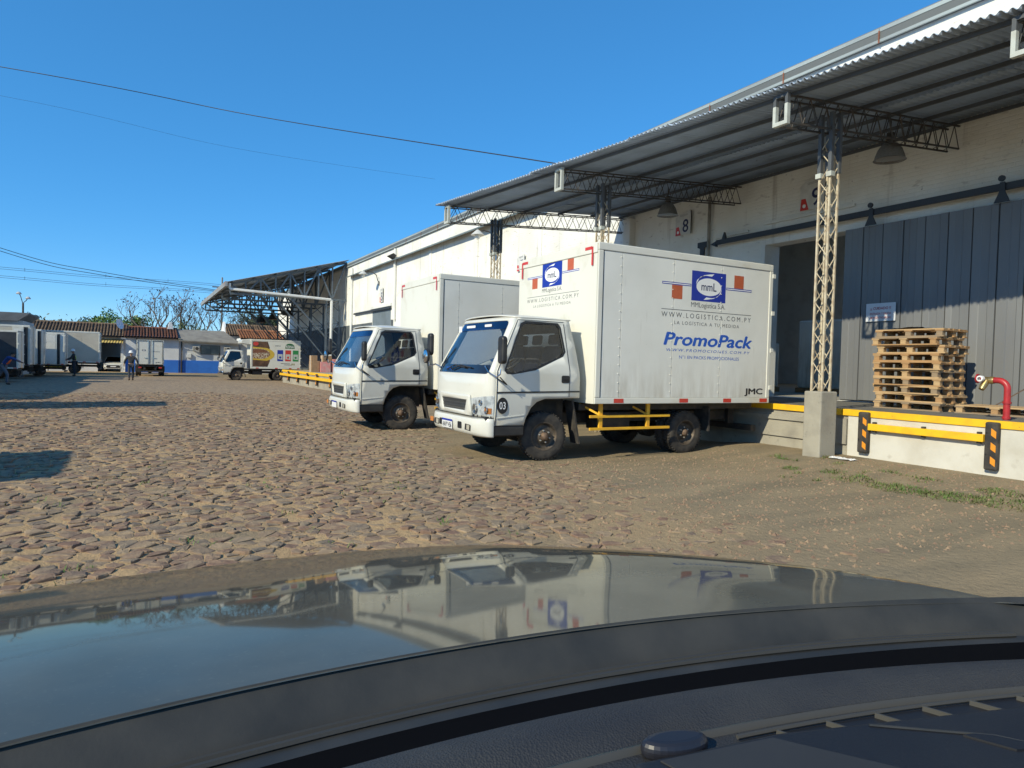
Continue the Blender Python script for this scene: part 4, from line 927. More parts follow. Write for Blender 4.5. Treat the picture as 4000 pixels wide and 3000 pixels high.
for x, mt in ((4.30, blueink), (4.90, redrefl), (5.48, M('bag_green', (.03, .25, .07), .5))):
    flat('bag', rrect(x - .22, x + .22, 1.55, 2.42, .03), mt, B3, (0, SB, 0), '-y', 0, .003)
    flat('bag_window', [(x - .18, 1.72), (x + .18, 1.66), (x + .18, 2.10), (x - .18, 2.10)], M('bag_pale', (.52, .54, .50), .5), B3, (0, SB, 0), '-y', 0, .0045)
    flat('bag_dot', ellipse(x, 1.84, .09, .09, 14), mt, B3, (0, SB, 0), '-y', 0, .006)
for z, a, b in ((1.36, 4.35, 5.05), (1.26, 4.6, 5.2)): flat('text_line', [(a, z - .018), (b, z - .018), (b, z + .018), (a, z + .018)], greyink, B3, (0, SB, 0), '-y', 0, .003)
for x in (5.22, 5.36): flat('text_mark', rrect(x - .04, x + .04, 1.24, 1.38, .01), M('ink_olive', (.25, .22, .05), .5), B3, (0, SB, 0), '-y', 0, .003)

T4 = thing('box_truck', 'white box truck seen from behind in front of the blue and white house', 'truck', (.66, 68.75, FZ), R(-90), 'box trucks far down the yard')
build_cab(T4, white); build_bumper(T4, white, None, False); build_chassis(T4, 4.9, False, rearx=3.6)
B4 = build_box(T4, 1.87, 4.9, 1.0, .95, 3.0, rail, rail, [], marks=False)
for s in (-1, 1):
    MB().bx(4.922, 4.93, *sorted((s*.03, s*.045)), 1.05, 2.92).build('door_seam', black, B4)
    MB().tube([(4.94, s*.9, 1.0), (4.94, s*.9, 2.95)], .012).tube([(4.94, s*.06, 2.93), (4.94, s*.92, 2.93)], .018).build('door_seal', black, B4)
    MB().bx(4.93, 4.96, *sorted((s*.12, s*.42)), 1.50, 1.54).build('door_latch', chrome, B4)
    flat('tail_lamp', rrect(-.12, .12, -.05, .05, .02), redrefl, T4, (4.93, s*.75, .72), '+x', 0, .004)
flat('sticker', rrect(-.13, .13, -.06, .06, .01), greyink, B4, (4.925, -.48, 2.15), '+x', 0, .004); flat('sticker_core', rrect(-.08, .08, -.03, .03, .01), whiteink, B4, (4.93, -.48, 2.15), '+x', 0, .004)
lettering('JMC', blackink, B4, (4.925, .58, 1.14), .40, .11, '+x', .004, bold=.008)
flat('text_line', [(-.3, -.015), (.3, -.015), (.3, .015), (-.3, .015)], greyink, B4, (4.925, .42, 2.05), '+x', 0, .004)

def recolor(root, names, mat):
    done = {}
    for q in root.children_recursive:
        if q.name.split('.')[0] in names:
            if q.data.name not in done:
                d = q.data.copy(); d.materials.clear(); d.materials.append(mat); done[q.data.name] = d
            q.data = done[q.data.name]
darkside = M('dark_curtain', (.03, .035, .045), .6, col2=(.05, .055, .065), scale=2); cream = M('cream_panel', (.58, .54, .45), .6, col2=(.50, .46, .38), scale=1.5); skyblue = M('blue_panel', (.10, .34, .66), .5)
beige = M('beige_panel', (.58, .53, .44), .6, col2=(.50, .45, .37), scale=1.1)
def parked(x_rear, y_near, s, lb, mat, grp='box trucks parked along the left side', names=('side_panel', 'cargo_box')):
    t = copy_tree(T2); t.scale = (s, s, s); t.location = (x_rear - 5.95*s, y_near + 1.3*s, gz(x_rear, y_near)); t['label'] = lb; t['group'] = grp
    if mat: recolor(t, names, mat)
    return t
parked(-6.15, 47.5, .84, 'box truck with dark side panel nearest the left edge', darkside)
tb = parked(-6.25, 53.0, .98, 'cream box truck just behind the dark sided truck', cream)
tc = parked(-6.1, 57.3, .95, 'box truck with sky blue side between the cream and the white truck', skyblue)
td = parked(-5.0, 60.5, .92, 'white box truck with folded back gridded door at the end of the left row', None)
def side_door(t, x0, x1, frame=True):
    d = MB().bx(x0, x1, -1.40, -1.345, 1.0, 3.45).build('open_door', rail, t, bevel=.01)
    for z0, z1 in ((1.15, 2.15), (2.2, 2.72), (2.77, 3.3)): MB().bx(x0 + .1, x1 - .1, -1.408, -1.40, z0, z1).build('door_inset', boxpanel, d)
    MB().bx(x1 + .02, x1 + .2, -1.36, -1.2, .95, 3.4).build('gap_shade', black, d)  # solid black block standing in for the shade inside the open rear
side_door(td, 4.0, 5.4); side_door(tb, 5.0, 5.6); side_door(tc, 5.2, 5.7)
parked(-3.2, 70.0, 1.04, 'long beige box truck standing across in front of the tiled house', beige)
# two more stand beyond the left edge of the view; their shadows reach across the cobbles
parked(-6.15, 8.2, 1.0, 'box truck beyond the left edge casting the nearest shadow on the cobbles', None, 'box trucks out of view on the left')
parked(-4.55, 21.9, 1.0, 'box truck beyond the left edge casting the long shadow bar', None, 'box trucks out of view on the left')
lh = thing('left_warehouse', 'plain long shed beyond the left edge that shades the far yard', 'shed', (0, 0, 0))
MB().bx(-22, -10.6, 26, 62, -.5, 4.6).build('wall', plaster, lh); MB().prism([(-22, 4.6), (-10.2, 4.6), (-10.2, 4.85), (-16, 6.8), (-22, 4.85)], 'y', 25.5, 45).build('roof', zinc, lh)

# ------------------------------------------------------------------ cars
def car(loc, rz, label, scale=1.0):
    o = thing('parked_car', label, 'car', loc, rz, 'white cars by the garage'); o.scale = (scale,) * 3
    # stations along y (nose at -2), section half width / belt / roof heights
    st = [(-2.0, .62, .30, .62), (-1.93, .78, .24, .76), (-1.6, .86, .22, .86), (-1.0, .88, .2, .96), (-.75, .88, .2, .99), (.0, .88, .2, 1.0), (1.2, .88, .2, 1.0), (1.85, .82, .24, 1.0), (2.0, .70, .35, .85)]
    def sec(y, w_, zb, zt): return [(-w_*.9, y, zb), (-w_, y, zb + .15), (-w_*1.01, y, (zb+zt)/2), (-w_*.96, y, zt - .06), (-w_*.7, y, zt), (0, y, zt + .03), (w_*.7, y, zt), (w_*.96, y, zt - .06), (w_*1.01, y, (zb+zt)/2), (w_, y, zb + .15), (w_*.9, y, zb)]
    S_ = [sec(*q) for q in st]; mb = MB(); vs = [p for s in S_ for p in s]; n = 11
    fs = [[i*n+k, i*n+k+1, (i+1)*n+k+1, (i+1)*n+k] for i in range(len(S_)-1) for k in range(n-1)] + [list(range(n)), [(len(S_)-1)*n+k for k in range(n)][::-1]]
    mb.add(vs, fs).build('body', white, o, smooth=True)
    cb = [(-.80, .80, .98), (-.15, .64, 1.42), (.9, .62, 1.45), (1.75, .70, 1.02)]
    mb = MB(); vs = []
    for y, w_, z in cb: vs += [(-w_, y, z), (-w_*.6, y, z + .035), (0, y, z + .045), (w_*.6, y, z + .035), (w_, y, z)]
    mb.add(vs, [[i*5+k, i*5+k+1, (i+1)*5+k+1, (i+1)*5+k] for i in (1,) for k in range(4)]).build('roof', white, o, smooth=True)
    mb = MB(); mb.add(vs, [[k, k+1, 5+k+1, 5+k] for k in range(4)]).build('windscreen', darkglass, o, smooth=True)
    mb = MB(); mb.add(vs, [[10+k, 11+k, 16+k, 15+k] for k in range(4)]).build('rear_window', darkglass, o)
    for s in (0, 4):
        mb = MB(); base = [(vs[s][0]*1.06, -.80, .97), (vs[15+s][0]*1.1, 1.75, 1.0)]; mb.add([vs[s], vs[5+s], vs[10+s], vs[15+s]], [[0, 1, 2, 3]]).build('side_window', darkglass, o)
        mb = MB(); mb.tube([vs[s], vs[5+s], vs[10+s], vs[15+s]], .035, 6).build('pillar', white, o)
    MB().prism([(-.55, .40), (.55, .40), (.62, .52), (.5, .66), (-.5, .66), (-.62, .52)], 'y', -2.03, -1.97).build('grille', black, o); MB().bx(-.24, .24, -2.05, -2.03, .47, .57).build('plate', whiteink, o)
    for s in (-1, 1):
        MB().prism([(s*.52, .66), (s*.80, .72), (s*.82, .82), (s*.55, .73)][::s], 'y', -1.99, -1.86).build('headlight', headsilver, o); MB().prism([(s*.66, .33), (s*.76, .33), (s*.76, .45), (s*.66, .42)][::s], 'y', -1.98, -1.9).build('fog_lamp', black, o)
        MB().prism(rrect(-.09, .09, -.055, .055, .03), 'y', -.05, .05).build('mirror', white, o, (s*1.0, -.55, 1.03), bevel=.02)
        for y in (-1.28, 1.25):
            t = MB().lathe([(.17, -.09), (.26, -.10), (.30, -.07), (.30, .07), (.26, .10), (.17, .09)], 24, (0, 0, 0), 'x').build('wheel', rubber, o, (s*.80, y, .30), smooth=True); MB().lathe([(.18, -.08), (.15, -.085), (.001, -.07)], 16, (0, 0, 0), 'x').lathe([(.18, .08), (.15, .085), (.001, .07)], 16, (0, 0, 0), 'x').build('rim', chrome, t, smooth=True)
    return o
car((-2.44, 80.2, FZ), 0, 'white hatchback facing out of the dark garage'); car((-5.0, 80.6, FZ), .05, 'white car half hidden under the beige truck body')

# ------------------------------------------------------------------ houses at the end of the yard
whitewash = M('whitewash', (.72, .73, .73), .85, col2=(.62, .63, .63), scale=.8, co='World'); blueband = M('blue_band', (.03, .18, .66), .7, col2=(.025, .15, .57), scale=1.2, co='World')
tiles = [M('clay_tile_%s' % n, a, .85, col2=b, scale=2.0, lo=.4, hi=.62, col3=(.05, .038, .032), scale3=3.5, lo3=.58, hi3=.72) for n, a, b in (('old', (.20, .12, .075), (.12, .08, .06)), ('red', (.26, .095, .055), (.15, .075, .05)), ('orange', (.42, .17, .075), (.25, .11, .06)), ('brown', (.24, .16, .095), (.15, .10, .065)))]
def tile_roof(parent, x0, x1, ye, ze, yr, zr, mat, pitch=.27):
    rf = MB().add([(x0, ye, ze), (x1, ye, ze), (x1, yr, zr), (x0, yr, zr), (x0, ye, ze - .1), (x1, ye, ze - .1), (x1, yr, zr - .1), (x0, yr, zr - .1)], [[0,1,2,3],[7,6,5,4],[0,4,5,1],[1,5,6,2],[2,6,7,3],[3,7,4,0]]).build('roof', M('roof_under', (.10, .065, .045), .9), parent)
    L = math.hypot(yr - ye, zr - ze); mb = MB(); nseg = max(4, int(L / .38)); prof = []
    for i in range(nseg):
        a, b = i * L / nseg, (i + 1) * L / nseg
        vs = []
        for q, rr in ((a, .115), (b, .09)):
            for k in range(7): t = math.pi * k / 6; vs.append((rr*math.cos(t), q, rr*math.sin(t) + (.02 if q == a else 0)))
        mb.add(vs, [[k, k+1, 8+k, 7+k] for k in range(6)])
    me = mb.mesh('tile_course', mat, True); n = int((x1 - x0) / pitch)
    for i in range(n + 1):
        put('tile_course', me, rf, (x0 + .1 + i * (x1 - x0 - .2) / n, ye - .05, ze + random.uniform(-.012, .012)), (math.atan2(zr - ze, yr - ye) + random.uniform(-.006, .006), 0, random.uniform(-.012, .012)))
    MB().tube([(x0, yr, zr + .03), (x1, yr, zr + .03)], .13, 8).build('ridge', mat, rf)
    return rf
HA = thing('tiled_house', 'old clay tiled house with the dark garage behind the beige truck', 'house')
MB().bx(-9.5, -3.75, 78.3, 78.6, FZ, 3.3).bx(-1.80, -1.38, 78.3, 78.6, FZ, 3.1).bx(-3.75, -1.8, 78.3, 78.6, 2.75, 3.3).bx(-9.5, -1.4, 85, 85.3, FZ, 3.4).bx(-9.5, -9.2, 78.6, 85, FZ, 3.4).build('wall', whitewash, HA)
MB().bx(-9.2, -1.4, 78.6, 85, 3.0, 3.1).build('ceiling', darkside, HA)
tile_roof(HA, -9.6, -1.25, 77.7, 3.25, 81.2, 4.55, tiles[3]); MB().bx(-1.70, -1.55, 77.6, 77.75, FZ, 2.7).build('post', plaster, HA)
MB().grid(lambda u, v: (lerp(-3.55, -1.6, u), lerp(77.1, 78.3, v), lerp(2.62, 2.98, v) + .03*math.sin(u*50)), 60, 2).build('awning', M('awning_yellow', (.50, .37, .12), .6), HA, smooth=True)
HB = thing('blue_white_house', 'red tiled house with white wall and blue band behind the truck seen from the rear', 'house')
MB().bx(-1.37, 3.40, 77.8, 84, FZ, 3.45).build('wall', whitewash, HB); MB().bx(-1.40, 3.38, 77.76, 77.8, FZ, 1.05).build('blue_band', blueband, HB)
tile_roof(HB, -1.5, 3.35, 77.35, 3.28, 81.0, 4.35, tiles[1]); MB().prism([(3.32, 77.3), (3.6, 77.3), (3.6, 81), (3.32, 81)], 'z', 3.2, 3.3).build('verge', concrete, HB)
MB().tube([(-.4, 77.7, 1.1), (-.4, 77.7, 3.2)], .06).build('drain_pipe', darkmetal, HB)
HC = thing('office_house', 'white office with blue band, grey roof, window and air conditioners', 'house')
MB().bx(3.40, 9.2, 77.9, 84, FZ, 3.15).build('wall', whitewash, HC); MB().bx(3.42, 9.2, 77.86, 77.9, FZ, 1.05).build('blue_band', blueband, HC)
MB().add([(3.35, 77.3, 3.12), (9.3, 77.3, 2.98), (8.0, 81, 4.35), (3.35, 81, 4.35), (3.35, 77.3, 3.0), (9.3, 77.3, 2.86), (8.0, 81, 4.2), (3.35, 81, 4.2)], [[0,1,2,3],[7,6,5,4],[0,4,5,1],[1,5,6,2],[2,6,7,3],[3,7,4,0]]).build('roof', M('fibre_cement', (.25, .235, .205), .9, col2=(.18, .165, .15), scale=1.3, bump=.4, bscale=8), HC)
w1 = MB().bx(5.45, 7.35, 77.86, 77.9, 1.72, 2.68).build('window', darkmetal, HC); MB().bx(5.5, 6.4, 77.845, 77.86, 1.77, 2.63).bx(6.43, 7.3, 77.845, 77.86, 1.77, 2.63).build('pane', M('office_pane', (.13, .17, .17), .15, col2=(.25, .29, .28), scale=2), w1)
MB().tube([(3.65, 77.8, FZ), (3.65, 77.8, 3.0)], .07).build('drain_pipe', darkmetal, HC); MB().bx(4.15, 4.55, 77.75, 77.9, 1.35, 1.75).build('meter_box', plaster, HC); MB().bar((3.9, 77.5, 2.35), (5.3, 77.5, 2.0), .06).build('cable_duct', plaster, HC)
for x, lb in ((5.0, 'window air conditioner left of the office window'), (8.0, 'air conditioner right of the office window')):
    o = thing('air_conditioner', lb, 'air conditioner', (x, 77.7, 2.1), group='air conditioners on the office wall'); MB().bx(-.32, .32, -.25, .2, 0, .45).build('housing', M('ac_beige', (.52, .50, .44), .6), o, bevel=.02); MB().lathe([(.001, -.262), (.16, -.262), (.17, -.25)], 18, (.08, 0, .22), 'y').build('fan', darkmetal, o)
    for k in range(4): MB().bx(-.28, -.12, -.257, -.25, .08 + k*.08, .11 + k*.08).build('louvre', darkmetal, o)
HD = thing('gabled_house', 'brown tiled house with white gable behind the office', 'house')
MB().bx(8.3, 15, 82.0, 88, FZ, 3.9).add([(8.25, 81.9, 3.9), (8.25, 88, 3.9), (8.25, 85, 5.6), (8.5, 81.9, 3.9), (8.5, 88, 3.9), (8.5, 85, 5.6)], [[0,1,2],[3,5,4],[0,3,4,1],[1,4,5,2],[2,5,3,0]]).build('wall', whitewash, HD)
tile_roof(HD, 8.35, 15, 81.5, 3.95, 85.0, 5.25, tiles[3])
HE = thing('orange_tiled_house', 'house with bright orange clay tiles behind the REINA truck', 'house')
MB().bx(9.4, 14.5, 78.0, 83, FZ, 3.6).build('wall', whitewash, HE); tile_roof(HE, 9.3, 14.6, 77.4, 3.55, 80.8, 4.5, tiles[2])
HF = thing('grey_shed', 'grey roofed shed above the leftmost trucks', 'shed')
MB().bx(-14, -8.0, 64, 70, FZ, 3.9).build('wall', M('shed_white', (.5, .52, .53), .8), HF); MB().prism([(-15, 3.85), (-8.3, 3.85), (-7.6, 4.4), (-7.6, 4.5), (-15, 4.5)], 'y', 63.5, 70).build('roof', M('shed_grey', (.16, .165, .17), .8, col2=(.12, .12, .12), scale=1.5), HF)
o = thing('satellite_dish', 'white satellite dish on the edge of the old tiled roof', 'dish', (-2.0, 79.5, 4.1))
MB().lathe([(.001, .0), (.3, .03), (.52, .10), (.53, .11), (.3, .045), (.001, .015)], 28).build('dish', whiteink, o, (0, -.1, .45), (R(75), 0, R(55)), smooth=True); MB().tube([(0, 0, -.3), (0, 0, .4)], .03).build('mast', darkmetal, o)
o = thing('roof_vent', 'white cowl standing on the ridge of the red tiled house', 'vent', (2.7, 80.6, 4.3)); MB().prism([(-.30, 0), (.30, 0), (.22, .42), (.12, .75), (-.12, .75)], 'y', -.2, .2).build('cowl', whitewash, o, bevel=.03)

# ------------------------------------------------------------------ trees
barkm = M('bark', (.15, .125, .105), .9, col2=(.10, .085, .07), scale=8, bump=.5, bscale=20)
def leafmat(n, a, b): return M(n, a, .6, col2=b, scale=1.2, co='World', lo=.35, hi=.65)
def branch(mb, p, d, L, r, lv, tips, spread, up=.15):
    pts = [p]; n = 4
    for i in range(n):
        d = (d + Vector((random.uniform(-.22, .22), random.uniform(-.22, .22), random.uniform(-.1, .22) + up*.3))).normalized(); p = p + d*L/n; pts.append(p)
    mb.tube(pts, [lerp(r, r*.62, i/n) for i in range(n+1)], 6 if lv > 1 else 4, False)
    if lv == 0: tips.append(p); return
    for k in range(random.choice((2, 3, 3))):
        a = random.uniform(0, 6.283); s = Vector((math.cos(a), math.sin(a), random.uniform(-.1, .5)))
        branch(mb, pts[random.choice((2, 3, 4, 4))], (d + s*spread).normalized(), L*random.uniform(.62, .82), r*.58, lv-1, tips, spread, up)
def tree(name, label, loc, h, levels, spread, lm, leaves, clump, lsize, r0=.22, trunk=.3, grp='trees behind the houses'):
    o = thing(name, label, 'tree', loc, 0, grp); mb = MB(); tips = []; base = Vector((0, 0, h*trunk))
    mb.tube([(0, 0, -.3), (.05, .02, h*trunk*.5), base], [r0*1.25, r0, r0*.9], 8, False)
    for k in range(4):
        a = k*1.57 + random.uniform(-.4, .4); branch(mb, base, Vector((math.cos(a)*spread, math.sin(a)*spread, .8)).normalized(), h*(1-trunk)*.42, r0*.7, levels, tips, spread*.75)
    mb.build('trunk', barkm, o)
    lb = MB()
    for t in tips:
        for _ in range(leaves):
            c = t + Vector((random.gauss(0, clump), random.gauss(0, clump), random.gauss(0, clump*.7))); u = Vector((random.uniform(-1,1), random.uniform(-1,1), random.uniform(-1,1))).normalized(); v = u.orthogonal().normalized(); s = lsize*random.uniform(.6, 1.3)
            lb.add([c - u*s, c + v*s*.5, c + u*s, c - v*s*.5], [[0, 1, 2, 3]])
    lb.build('crown', lm, o)
    return o
gl = leafmat('leaf_green', (.13, .22, .04), (.08, .15, .03)); gd = leafmat('leaf_dark', (.035, .055, .022), (.055, .075, .03)); pod = leafmat('seed_pods', (.10, .065, .055), (.07, .045, .04)); gy_ = leafmat('leaf_olive', (.09, .11, .03), (.06, .085, .025))
tree('leafy_tree', 'bright green leafy tree behind the satellite dish', (-2.0, 98, FZ), 7.2, 3, .95, gl, 26, .42, .19, .2)
tree('bare_tree', 'spreading bare tree with dark seed pods above the red tiled house', (2.4, 96, FZ), 9.8, 4, 1.05, pod, 1, .25, .17, .26)
tree('bare_tree', 'second bare tree with pods behind the grey office roof', (7.2, 97, FZ), 8.8, 4, 1.05, pod, 1, .25, .16, .24)
tree('bare_tree', 'bare tree seen through the steel of the far canopy', (13.0, 99, FZ), 8.6, 4, .9, gd, 3, .3, .16, .24)
tree('low_tree', 'low olive tree under the branches of the bare tree', (4.6, 93, FZ), 5.6, 3, 1.0, gy_, 14, .45, .17, .14)
tree('dark_tree', 'sparse dark tree at the left edge behind the grey shed', (-13.6, 80, FZ), 6.6, 4, .7, gd, 4, .3, .17, .2)
for x, y, h, lb in ((-18.5, 175, 8.0, 'distant rounded tree left of the green tree, smaller of two'), (-12.5, 178, 9.4, 'distant rounded tree left of the green tree, larger of two'), (-22.5, 160, 8.4, 'distant dark tree right of the grey shed'), (-7.5, 170, 8.2, 'distant tree just left of the bright green tree'), (18, 120, 8, 'distant tree behind the orange tiled house')):
    tree('distant_tree', lb, (x, y, FZ), h, 3, .95, gd if y < 170 else gy_, 30, .8, .32, .2, .35, 'distant trees')

# ------------------------------------------------------------------ poles and wires
o = thing('street_lamp', 'two armed street lamp rising behind the grey shed', 'street lamp', (-10.65, 85, FZ))
MB().tube([(0, 0, 0), (0, 0, 6.7)], [.12, .09], 8).build('pole', darkmetal, o, smooth=True)
for s, x, z in ((-1, -.36, 7.75), (1, .42, 7.3)):
    MB().tube([(0, 0, 6.2), (s*.05, 0, 6.8), (x*.6, 0, z - .3), (x, 0, z)], .04, 6).build('arm', darkmetal, o); MB().lathe([(.05, .12), (.12, .10), (.26, -.08), (.22, -.12), (.001, -.13)], 12, (x, 0, z)).build('lamp_head', M('lamp_head', (.45, .45, .45), .5), o, smooth=True)
o = thing('utility_pole', 'slim grey pole carrying the wires beside the far canopy', 'pole', (10.05, 105, FZ)); MB().tube([(0, 0, 0), (0, 0, 13.1)], [.17, .11], 8).build('pole', M('pole_grey', (.22, .22, .21), .8), o); MB().bx(-1.3, .1, -.06, .06, 11.6, 11.75).build('crossarm', M('crossarm', (.12, .1, .09), .8), o)
wirem = M('wire', (.02, .022, .025), .6)
def wire(pts, r, label, grp='overhead wires'):
    pts = [Vector(p) for p in pts]; out = []
    for i in range(len(pts) - 1):
        p0, p1, p2, p3 = pts[max(i-1, 0)], pts[i], pts[i+1], pts[min(i+2, len(pts)-1)]
        for k in range(10):
            t = k/10; out.append(.5*((2*p1) + (p2-p0)*t + (2*p0-5*p1+4*p2-p3)*t*t + (3*p1-p0-3*p2+p3)*t**3))
    out.append(pts[-1]); return tag(MB().tube(out, r, 5).build('overhead_wire', wirem), label, 'wire', grp)
wire([(-26, 40, 14.2), (-4.44, 30, 11.55), (3.6, 26.5, 10.35), (8.43, 13.4, 6.2)], .014, 'thick wire running across the sky down to the canopy edge')
wire([(-30, 56, 18), (-7.4, 50, 16.55), (5.21, 50, 15.75), (20.1, 50, 15.9)], .006, 'thin faint wire high across the sky below the thick one')
for dz, lb in ((0, 'upper of the pair of wires sagging from the left edge to the far canopy'), (-.22, 'lower of the pair of wires sagging from the left edge to the far canopy')):
    wire([(-24, 56, 13.5 + dz), (-8.84, 60, 8.85 + dz), (-2.6, 60, 7.68 + dz), (7.5, 60, 6.75 + dz*.2)], .022, lb)
for z, lb in ((9.5, 'uppermost of the four level wires behind the houses'), (9.32, 'second of the four level wires behind the houses'), (8.68, 'third of the four level wires behind the houses'), (8.5, 'lowest of the four level wires behind the houses')):
    wire([(-40, 80, z + .5), (-11.8, 80, z), (-4.1, 80, z - .17), (7.75, 80, z - .15), (20, 90, z)], .016, lb)
for x, w1_ in ((-9.9, 'leftmost'), (-3.2, 'middle'), (2.4, 'rightmost')):
    for z, w2_ in ((9.25, 'upper'), (8.43, 'lower')): tag(MB().bx(x - .012, x + .012, 79.98, 80.02, z - .02, z + .32).build('wire_spacer', wirem), w1_ + ' small spacer on the ' + w2_ + ' pair of level wires', 'spacer', 'wire spacers')
for x, y, sx_, sy, sz, lb in ((17.5, 11.0, 1.2, 1.4, 1.3, 'low wrapped pallet load inside the dark doorway'), (18.5, 13.4, 1.3, 1.6, 2.2, 'tall wrapped pallet load deep inside the dark doorway'), (16.8, 14.9, 1.1, 1.1, 1.5, 'pallet load just inside the doorway')):
    o = thing('pallet_load', lb, 'goods', (x, y, .9), .1, 'goods inside the warehouse'); MB().bx(-sx_/2, sx_/2, -sy/2, sy/2, 0, .14).build('pallet', woods[0], o); MB().bx(-sx_/2 + .03, sx_/2 - .03, -sy/2 + .03, sy/2 - .03, .142, sz).build('wrapped_goods', boxpanel, o, bevel=.04)
# ------------------------------------------------------------------ people
skin = M('skin', (.30, .17, .11), .6); darkcloth = M('dark_cloth', (.028, .03, .035), .85, col2=(.045, .047, .05), scale=9); trouser = M('trousers', (.035, .04, .055), .9); boot = M('boots', (.02, .018, .016), .7)
hivis = M('orange_vest', (.85, .16, .03), .6); hivisy = M('green_vest', (.35, .55, .06), .6); bluecloth = M('blue_shirt', (.03, .06, .22), .8); helmet_m = M('helmet_white', (.75, .75, .74), .35); jeans = M('jeans', (.11, .13, .17), .85)
def skinned(name, parent, verts, edges, mat, root=0):
    me = bpy.data.meshes.new(name); me.from_pydata([v[:3] for v in verts], edges, []); me.materials.append(mat)
    o = put(name, me, parent); s = o.modifiers.new('skin', 'SKIN'); s.use_smooth_shade = True
    for i, v in enumerate(verts):
        me.skin_vertices[0].data[i].radius = (v[3], v[4] if len(v) > 4 else v[3]); me.skin_vertices[0].data[i].use_root = (i == root)
    ss = o.modifiers.new('sub', 'SUBSURF'); ss.levels = 2; ss.render_levels = 2
    return o
def person(label, loc, rz, pose, shirt, legs, vest=None, helmet=True, scale=1.0):
    """pose: joints of a figure that faces -y; l and r are the figure's own sides at -x and +x"""
    o = thing('person', label, 'person', loc, rz); o.scale = (scale,) * 3; g = lambda k: pose[k]
    ch, pe, nk, hd = g('chest'), g('pelvis'), g('neck'), g('head')
    def chain(s):
        sh, el, wr, hn = g('shoulder' + s), g('elbow' + s), g('wrist' + s), g('hand' + s)
        return sh, el, wr, hn
    top = tuple(a + (b - a) * .55 for a, b in zip(nk, hd)); crown = tuple(a + (b - a) * 1.15 for a, b in zip(nk, hd))
    V_ = [(*pe, .14, .10), (*ch, .15, .11), (*nk, .052), (*top, .075, .085), (*hd, .082, .098), (*crown, .05)]; E_ = [(0, 1), (1, 2), (2, 3), (3, 4), (4, 5)]
    for s in 'lr':
        sh, el, wr, hn = chain(s); n = len(V_); V_ += [(*sh, .06), (*el, .045), (*wr, .033), (*hn, .042, .022)]; E_ += [(1, n), (n, n+1), (n+1, n+2), (n+2, n+3)]
        n = len(V_); V_ += [(*g('hip' + s), .085), (*g('knee' + s), .06), (*g('ankle' + s), .042), (*g('toe' + s), .035)]; E_ += [(0, n), (n, n+1), (n+1, n+2), (n+2, n+3)]
    skinned('body', o, V_, E_, skin)
    V_ = [(*pe, .155, .115), (*ch, .17, .125), (nk[0], nk[1], nk[2] - .03, .07)]; E_ = [(0, 1), (1, 2)]
    for s in 'lr':
        sh, el, wr, hn = chain(s); n = len(V_); mid = tuple(a + (b - a) * .8 for a, b in zip(el, wr)); V_ += [(*sh, .078), (*el, .06), (*mid, .047)]; E_ += [(1, n), (n, n+1), (n+1, n+2)]
    skinned('shirt', o, V_, E_, shirt)
    V_ = [(*pe, .16, .12)]; E_ = []
    for s in 'lr':
        n = len(V_); V_ += [(*g('hip' + s), .10), (*g('knee' + s), .078), (*g('ankle' + s), .062)]; E_ += [(0, n), (n, n+1), (n+1, n+2)]
    skinned('trousers', o, V_, E_, legs)
    for s in 'lr':
        a, t = g('ankle' + s), g('toe' + s); skinned('boot', o, [(*a, .058), (a[0], a[1], a[2] - .04, .058), (*t, .045)], [(0, 1), (1, 2)], boot)
    if vest: skinned('vest', o, [(*tuple(a + (b - a) * .12 for a, b in zip(pe, ch)), .175, .135), (*ch, .185, .145), (*tuple(a + (b - a) * .55 for a, b in zip(ch, nk)), .15, .11)], [(0, 1), (1, 2)], vest)
    if helmet:
        h = MB().lathe([(.155, -.01), (.165, -.005), (.13, .02), (.125, .06), (.10, .12), (.05, .15), (.001, .155)], 20).build('helmet', helmet_m, o, (hd[0], hd[1], hd[2] + .02), smooth=True)
        MB().prism([(-.10, -.12), (.10, -.12), (.07, -.20), (-.07, -.20)], 'z', -.01, .005).build('peak', helmet_m, h)
    else: MB().lathe([(.10, .0), (.105, .04), (.08, .10), (.001, .125)], 16).build('hair', boot, o, (hd[0], hd[1] + .02, hd[2] + .0), smooth=True)
    for s in (-1, 1): MB().lathe([(.001, -.02), (.012, -.012), (.001, 0)], 8, (0, 0, 0), 'y').build('eye', boot, o, (hd[0] + s*.032, hd[1] - .088, hd[2] - .005))
    MB().prism([(-.016, -.03), (.016, -.03), (0, .02)], 'y', -.12, -.08).build('nose', skin, o, (hd[0], hd[1], hd[2] - .02))
    return o
walk = dict(pelvis=(0, 0, .96), chest=(0, -.03, 1.30), neck=(0, -.02, 1.50), head=(0, -.04, 1.66), shoulderl=(-.19, -.02, 1.42), elbowl=(-.33, .05, 1.18), wristl=(-.38, -.05, .98), handl=(-.39, -.10, .92), shoulderr=(.19, -.02, 1.42), elbowr=(.33, .0, 1.18), wristr=(.37, .05, .96), handr=(.38, .06, .88),
            hipl=(-.09, 0, .92), kneel=(-.10, -.16, .52), anklel=(-.09, -.20, .09), toel=(-.09, -.36, .05), hipr=(.09, 0, .92), kneer=(.10, .08, .50), ankler=(.09, .26, .13), toer=(.09, .14, .05))
person('person in dark work clothes and white helmet walking towards the blue house', (-.6, 52.9, gz(-.6, 52.9)), math.pi, walk, darkcloth, trouser, None, True, 1.12)
